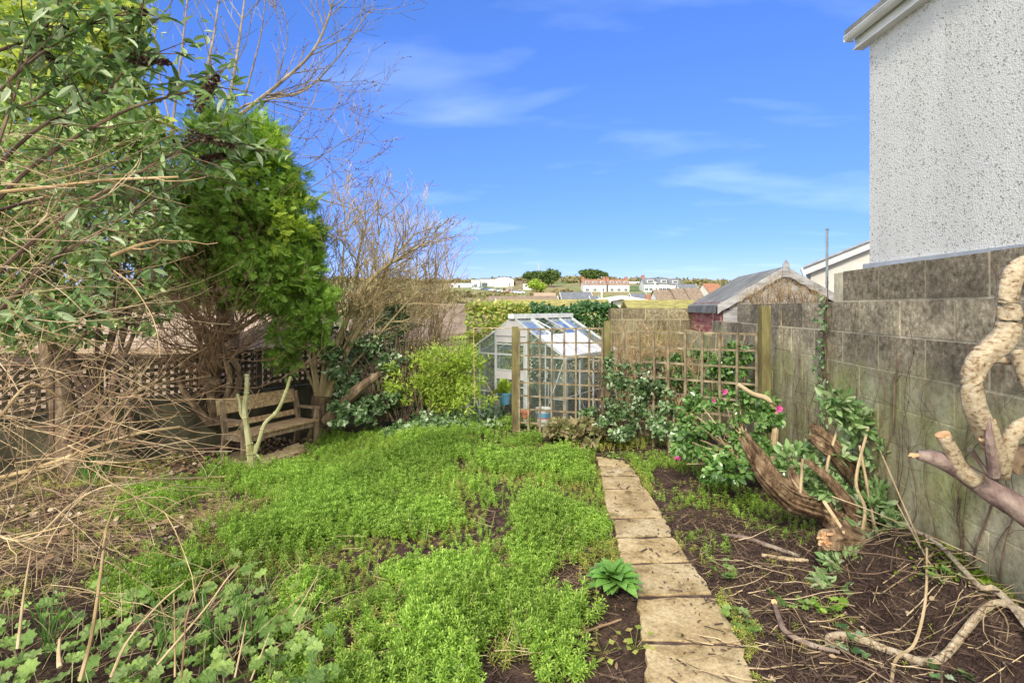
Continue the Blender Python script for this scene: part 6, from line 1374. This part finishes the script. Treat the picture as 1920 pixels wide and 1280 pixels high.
# ------------------------------------------------------------------ green weed carpet (nobody could count it)
rg = np.random.default_rng(51)
def gpoly(P): return [tuple(ground_pt(x, y)[:2]) for x, y in P]
LAWN = gpoly([(225,930),(300,905),(430,893),(500,885),(600,865),(598,835),(620,815),(680,812),(760,822),(860,790),(960,800),(1010,815),(1060,850),(1100,862),(1118,885),(1140,950),(1152,1010),(1160,1045),(1120,1030),(1075,1035),(1090,1060),(1075,1075),(1010,1060),(930,1050),(900,1110),(960,1130),(1045,1110),(1052,1180),(1040,1240),(960,1225),(900,1180),(860,1240),(820,1310),(780,1420),(560,1460),(600,1280),(560,1180),(480,1110),(400,1105),(250,1125),(215,1110),(300,1050),(380,1010),(430,975),(380,965),(250,975)])
DIRT = gpoly([(300,985),(430,925),(540,960),(430,985),(330,1020)])
R1 = gpoly([(1125,862),(1250,850),(1330,880),(1440,905),(1400,925),(1290,915),(1240,900),(1220,918),(1195,885)])
R2 = gpoly([(1350,935),(1420,925),(1500,960),(1540,1010),(1450,1010),(1370,975)]); R3 = gpoly([(1230,930),(1330,920),(1330,960),(1270,990)]); R4 = gpoly([(1270,985),(1355,990),(1360,1060),(1310,1050)])
LEDGE = gpoly([(600,818),(650,812),(700,822),(690,850),(600,870)])
pathpoly = [tuple(p[:2]) for p in PL] + [tuple(p[:2]) for p in PR[::-1]]
def scatter(poly, dens, rg, edge=.0, thr=None, seed=0, s=1.1):
    xs = [p[0] for p in poly]; ys = [p[1] for p in poly]; A_ = (max(xs) - min(xs)) * (max(ys) - min(ys)); n = int(A_ * dens)
    x = rg.uniform(min(xs), max(xs), n); y = rg.uniform(min(ys), max(ys), n); jx = x + rg.normal(size=n) * edge; jy = y + rg.normal(size=n) * edge
    k = in_poly(jx, jy, poly) & ~in_poly(x, y, pathpoly); x, y = x[k], y[k]
    if thr is not None: q = vnoise(x, y, s, seed) > thr; x, y = x[q], y[q]
    return x, y
def carpet(mb, x, y, T, hmin, hmax, rg, wfac=1.0, s=1.4, tilt=.3):
    n = len(x); hm = .5 + .5 * np.clip(vnoise(x, y, s, 9) * 2 + vnoise(x, y, 5, 4), -1, 1)
    sc_ = (hmin + (hmax - hmin) * hm) * rg.uniform(.7, 1.15, n); P = np.stack([x, y, gz(x, y) - .005], -1)
    w = np.clip(sc_, .06, .12) * wfac; mb.inst(T, P, zrot(n, tilt, rg), np.stack([w, w, sc_], -1))
def tufts(mb, poly, dens, per, rad, T, hmin, hmax, rg, thr=-.2, seed=3, s=1.7, edge=.1, wf=1.0, drop=None):
    x, y = scatter(poly, dens, rg, edge, thr, seed, s); m = len(x); big = .5 + .5 * np.clip(vnoise(x, y, .9, 21) * 2.2, -1, 1); H = (hmin + (hmax - hmin) * big) * rg.uniform(.55, 1.25, m)
    i = np.repeat(np.arange(m), per); n = len(i); a = rg.uniform(0, 2 * pi, n); r_ = np.sqrt(rg.uniform(0, 1, n)) * rad; X = x[i] + np.cos(a) * r_; Y = y[i] + np.sin(a) * r_
    k = ~in_poly(X, Y, pathpoly)
    if drop is not None: k &= ~in_poly(X, Y, drop) | (rg.uniform(size=n) < .08)
    X, Y, a, r_, i = X[k], Y[k], a[k], r_[k], i[k]; n = len(X)
    D = nrm(np.stack([np.cos(a) * r_ / rad * .55 + rg.normal(size=n) * .15, np.sin(a) * r_ / rad * .55 + rg.normal(size=n) * .15, np.ones(n)], -1)); t = rg.uniform(0, 2 * pi, n)
    Yv = nrm(np.cross(D, np.stack([np.cos(t), np.sin(t), np.zeros(n)], -1))); Xv = np.cross(Yv, D); Rm = np.stack([Xv, Yv, D], -1)
    h_ = H[i] * (1.1 - .45 * (r_ / rad) ** 2) * rg.uniform(.75, 1.15, n); w = np.clip(h_, .065, .115) * wf
    mb.inst(T, np.stack([X, Y, gz(X, Y) - .005], -1), Rm, np.stack([w, w, h_], -1))
mb = MB(); D_ = 500
for i in range(3): tufts(mb, LAWN, 58, 13, .058, sprig(4, 6, 20 + i), .045, .20, rg, -.06, 3, 1.5, .12, 1.1, DIRT)
for i in range(4):
    x, y = scatter(LAWN, D_ / 5, rg, .09, -.22, 31 + i, 3.0); k = ~in_poly(x, y, DIRT) | (rg.uniform(size=len(x)) < .12); x, y = x[k], y[k]
    carpet(mb, x, y, sprig(5, 6, i), .04, .16, rg, 1.0)
for poly, d_, t_ in ((R1, 900, -.15), (R2, 800, -.1), (R3, 500, -.05), (R4, 450, .0), (LEDGE, 900, None)):
    x, y = scatter(poly, d_, rg, .05, t_, 5, 2.5); carpet(mb, x, y, sprig(3, 6, 9), .04, .09, rg, 1.1)
build('green_weeds', mb, L['weed'], label='bright green carpet of feathery weeds covering the middle of the garden', cat='weeds', kind='stuff')
mb = MB()
x, y = scatter(LAWN, 520, rg, .12, -.1, 8, 2.2); carpet(mb, x, y, sprig(3, 5, 12), .03, .09, rg, 1.2)
x, y = scatter(gpoly([(850,1000),(1060,1030),(1150,1040),(1130,1080),(1060,1120),(1060,1250),(900,1290),(820,1100)]), 420, rg, .05, -.02, 4, 2.4); carpet(mb, x, y, sprig(3, 5, 13), .04, .11, rg, 1.2)
x, y = scatter(gpoly([(1130,850),(1900,1100),(1900,1280),(1400,1280),(1280,1000)]), 130, rg, .05, .12, 6, 2.4); carpet(mb, x, y, sprig(2, 5, 14), .03, .06, rg, 1.2)
x, y = scatter(gpoly([(20,880),(430,860),(500,830),(420,980),(200,1080),(0,1150)]), 520, rg, .1, -.02, 7, 2.6); carpet(mb, x, y, sprig(2, 5, 15), .03, .07, rg, 1.3)
x, y = scatter(gpoly([(930,790),(1100,845),(1300,850),(1250,825),(1050,790)]), 500, rg, .1, None, 7, 2.6); carpet(mb, x, y, sprig(3, 5, 16), .04, .11, rg, 1.3)
for side_, k0 in ((PL, -1), (PR, 1)):
    pe = np.array(side_); t = rg.uniform(0, len(pe) - 1.01, 420); i = t.astype(int); f = (t - i)[:, None]; q = pe[i] * (1 - f) + pe[i + 1] * f; x, y = q[:, 0] + k0 * abs(rg.normal(size=420)) * .04 - k0 * .008, q[:, 1]
    k = vnoise(x, y, 2.5, 40) > -.05; carpet(mb, x[k], y[k], sprig(3, 5, 17), .025, .07, rg, 1.2)
build('mixed_weeds', mb, L['weed2'], label='paler yellow-green weeds mixed through the carpet and around the path edges', cat='weeds', kind='stuff')
mb = MB()
for k in range(150):
    x, y = rg.uniform(430, 1100), rg.uniform(800, 1270); p = ground_pt(x, y, .0); q = polyline(p, (rg.normal() * .9, rg.normal() * .7, .5), rg.uniform(.08, .30), 5, .14, 0, rg); q[:, 2] = np.maximum(q[:, 2], gz(q[:, 0], q[:, 1]) + .06); mb.tube(q, rad_along([.0022, .001], 6), 3, cap=False)
build('dead_stems', mb, M['twig_pale'], label='scattered dead straw stems caught in the green weeds', cat='dead stems', kind='stuff')
# moss at the wall foot
mb = MB()
for (px, py, r) in ((1830,1090,.05),(1780,1050,.09),(1880,1110,.05),(1760,1030,.06),(1850,1060,.05)):
    n = 260; c = ground_pt(px, py); o = rg.normal(size=(n, 2)) * r; P = np.stack([c[0] + o[:, 0], c[1] + o[:, 1], gz(c[0] + o[:, 0], c[1] + o[:, 1]) + rg.uniform(.0, .02, n)], -1); mb.inst(LEAF2, P, zrot(n, .8, rg), rg.uniform(.012, .025, n))
build('moss_patches', mb, L['moss'], label='bright moss tufts at the foot of the long block wall', cat='moss', kind='stuff')

# ------------------------------------------------------------------ litter: bark chips, straw, twigs, dead leaves
CH = (np.array([[-.12,0,0],[.12,0,0],[.09,1,.03],[-.09,1,.03],[0,.5,.13]]), [np.array([[0,1,4],[1,2,4],[2,3,4],[3,0,4]])])
def lay(mb, x, y, T, smin, smax, rg, up=.01, tilt=.25, wf=1.0):
    n = len(x); a = rg.uniform(0, 2 * pi, n); D = np.stack([np.cos(a), np.sin(a), rg.normal(size=n) * tilt], -1); P = np.stack([x, y, gz(x, y) + rg.uniform(.002, up, n)], -1); s_ = rg.uniform(smin, smax, n) 
    mb.inst(T, P, frames(D, rg.normal(size=(n, 3)) * tilt + [0, 0, 1]), np.stack([s_ * wf, s_, s_ * wf], -1))
GARD = gpoly([(-60,900),(420,840),(1150,840),(1350,850),(2000,1250),(2000,1700),(-60,1700)])
mb = MB(); x, y = scatter(GARD, 1100, rg); lay(mb, x, y, CH, .01, .045, rg, .02, wf=.6)
x, y = scatter(gpoly([(1200,960),(1500,960),(1920,1150),(1990,1500),(1300,1500)]), 2600, rg); lay(mb, x, y, CH, .012, .06, rg, .035, .35, .4); build('bark_mulch', mb, M['debris'], label='dark bark chips and rotted twigs scattered over the bare soil', cat='mulch', kind='stuff')
mb = MB(); x, y = scatter(GARD, 90, rg); lay(mb, x, y, CH, .03, .11, rg, .03, wf=.14)
x, y = scatter(gpoly([(1200,960),(1500,960),(1920,1150),(1990,1500),(1300,1500)]), 280, rg); lay(mb, x, y, CH, .03, .13, rg, .05, .3, .11)
x, y = scatter(gpoly([(900,1080),(1060,1000),(1150,1040),(1060,1180),(900,1160)]), 700, rg, .08); lay(mb, x, y, CH, .06, .16, rg, .05, .3, .10)
x, y = scatter(gpoly([(-40,900),(400,880),(470,980),(200,1120),(-40,1200)]), 330, rg, .08); lay(mb, x, y, CH, .05, .2, rg, .08, .2, .09)
x, y = scatter(gpoly([(300,985),(430,925),(560,960),(400,1000),(250,1080),(120,1120)]), 260, rg, .08); lay(mb, x, y, CH, .05, .17, rg, .05, .2, .10)
x, y = scatter(LAWN, 170, rg, .05, .05, 3, 1.5); lay(mb, x, y, CH, .04, .14, rg, .05, .3, .1)
build('straw_litter', mb, M['twig'], label='dry straw and thin twigs strewn over the soil', cat='litter', kind='stuff')
mb = MB(); x, y = scatter(GARD, 60, rg); lay(mb, x, y, LEAF4, .012, .035, rg, .03, .5, .6)
x, y = scatter(gpoly([(380,850),(600,815),(620,840),(560,880),(420,890),(200,890)]), 230, rg, .1); lay(mb, x, y, LEAF4, .03, .06, rg, .03, .5)
x, y = scatter(gpoly([(0,950),(430,900),(430,1000),(100,1120)]), 130, rg, .1); lay(mb, x, y, LEAF4, .02, .06, rg, .04, .5)
build('dead_leaves', mb, L['litter'], label='curled brown dead leaves lying around the bench and the soil', cat='leaf litter', kind='stuff')
# chips lying on the slabs
mb = MB(); n = 190; t = rg.uniform(0, 1, n) ** .8; s_ = rg.uniform(0.02, 1, n) ** .6; i = np.clip((t * (len(PL) - 2)).astype(int), 0, len(PL) - 2); f = t * (len(PL) - 2) - i
PLa, PRa = np.array(PL), np.array(PR); a = PLa[i] * (1 - f[:, None]) + PLa[i + 1] * f[:, None]; b_ = PRa[i] * (1 - f[:, None]) + PRa[i + 1] * f[:, None]; P = a + (b_ - a) * s_[:, None]; P[:, 2] = .034
an = rg.uniform(0, 2 * pi, n); D = np.stack([np.cos(an), np.sin(an), rg.normal(size=n) * .04], -1); ln = rg.uniform(.012, .05, n) * rg.choice([.25, .5, .9, 1.8], n); mb.inst(CH, P, frames(D, rg.normal(size=(n, 3)) * .05 + [0, 0, 1]), np.stack([rg.uniform(.02, .05, n), ln, np.full(n, .02)], -1))
build('path_debris', mb, M['debris'], label='small dark bark chips lying on the concrete path slabs', cat='debris', kind='stuff')
# bigger loose sticks over the mulch
mb = MB()
for k in range(190):
    if k < 120: p = ground_pt(rg.uniform(1280, 1920), rg.uniform(1000, 1330), rg.uniform(.01, .05))
    else: p = ground_pt(rg.uniform(880, 1200), rg.uniform(1060, 1300), .012)
    if in_poly([p[0]], [p[1]], pathpoly)[0]: continue
    a = rg.uniform(0, 6.28); q = polyline(p, (cos(a), sin(a) * .8, rg.normal() * .12), rg.uniform(.08, .45), 5, .14, 0, rg); q[:, 2] = np.maximum(q[:, 2], gz(q[:, 0], q[:, 1]) + .006); mb.tube(q, rad_along([rg.uniform(.002, .006), .0015], 6), 4)
build('loose_sticks', mb, M['twig_dark'], label='thin dark brown sticks strewn over the mulch on both sides of the path', cat='sticks', kind='stuff')
mb = MB()
for k in range(130):
    p = ground_pt(rg.uniform(1320, 1910), rg.uniform(1010, 1300), rg.uniform(.015, .05)); a = rg.normal() * .5 + rg.choice([0, pi]); q = polyline(p, (cos(a), -abs(sin(a)) * .7, rg.normal() * .1), rg.uniform(.06, .38), 5, .16, 0, rg); q[:, 2] = np.maximum(q[:, 2], gz(q[:, 0], q[:, 1]) + .01); mb.tube(q, rad_along([rg.uniform(.0015, .0045), .001], 6), 4)
build('pale_sticks', mb, M['twig_pale'], label='pale broken sticks lying on the mulch right of the path', cat='sticks', kind='stuff')
# long thin canes leaning from the stump to the wall
mb = MB()
for pts in ([(1560,930,3.3),(1640,960,3.1),(1800,1030,2.6),(1860,1060,2.45)], [(1590,960,3.3),(1700,1000,3.0),(1850,1060,2.5)], [(1640,820,3.4),(1700,960,2.9),(1760,1100,2.5),(1800,1180,2.3)], [(1680,940,3.0),(1740,1050,2.6),(1790,1120,2.4)], [(1730,940,3.0),(1815,1000,2.7),(1870,1050,2.5)]): q = ppath(pts, 5); mb.tube(q, .004, 5)
build('thin_canes', mb, M['twig_pale'], label='few long thin canes trailing from the stump towards the wall foot', cat='canes')
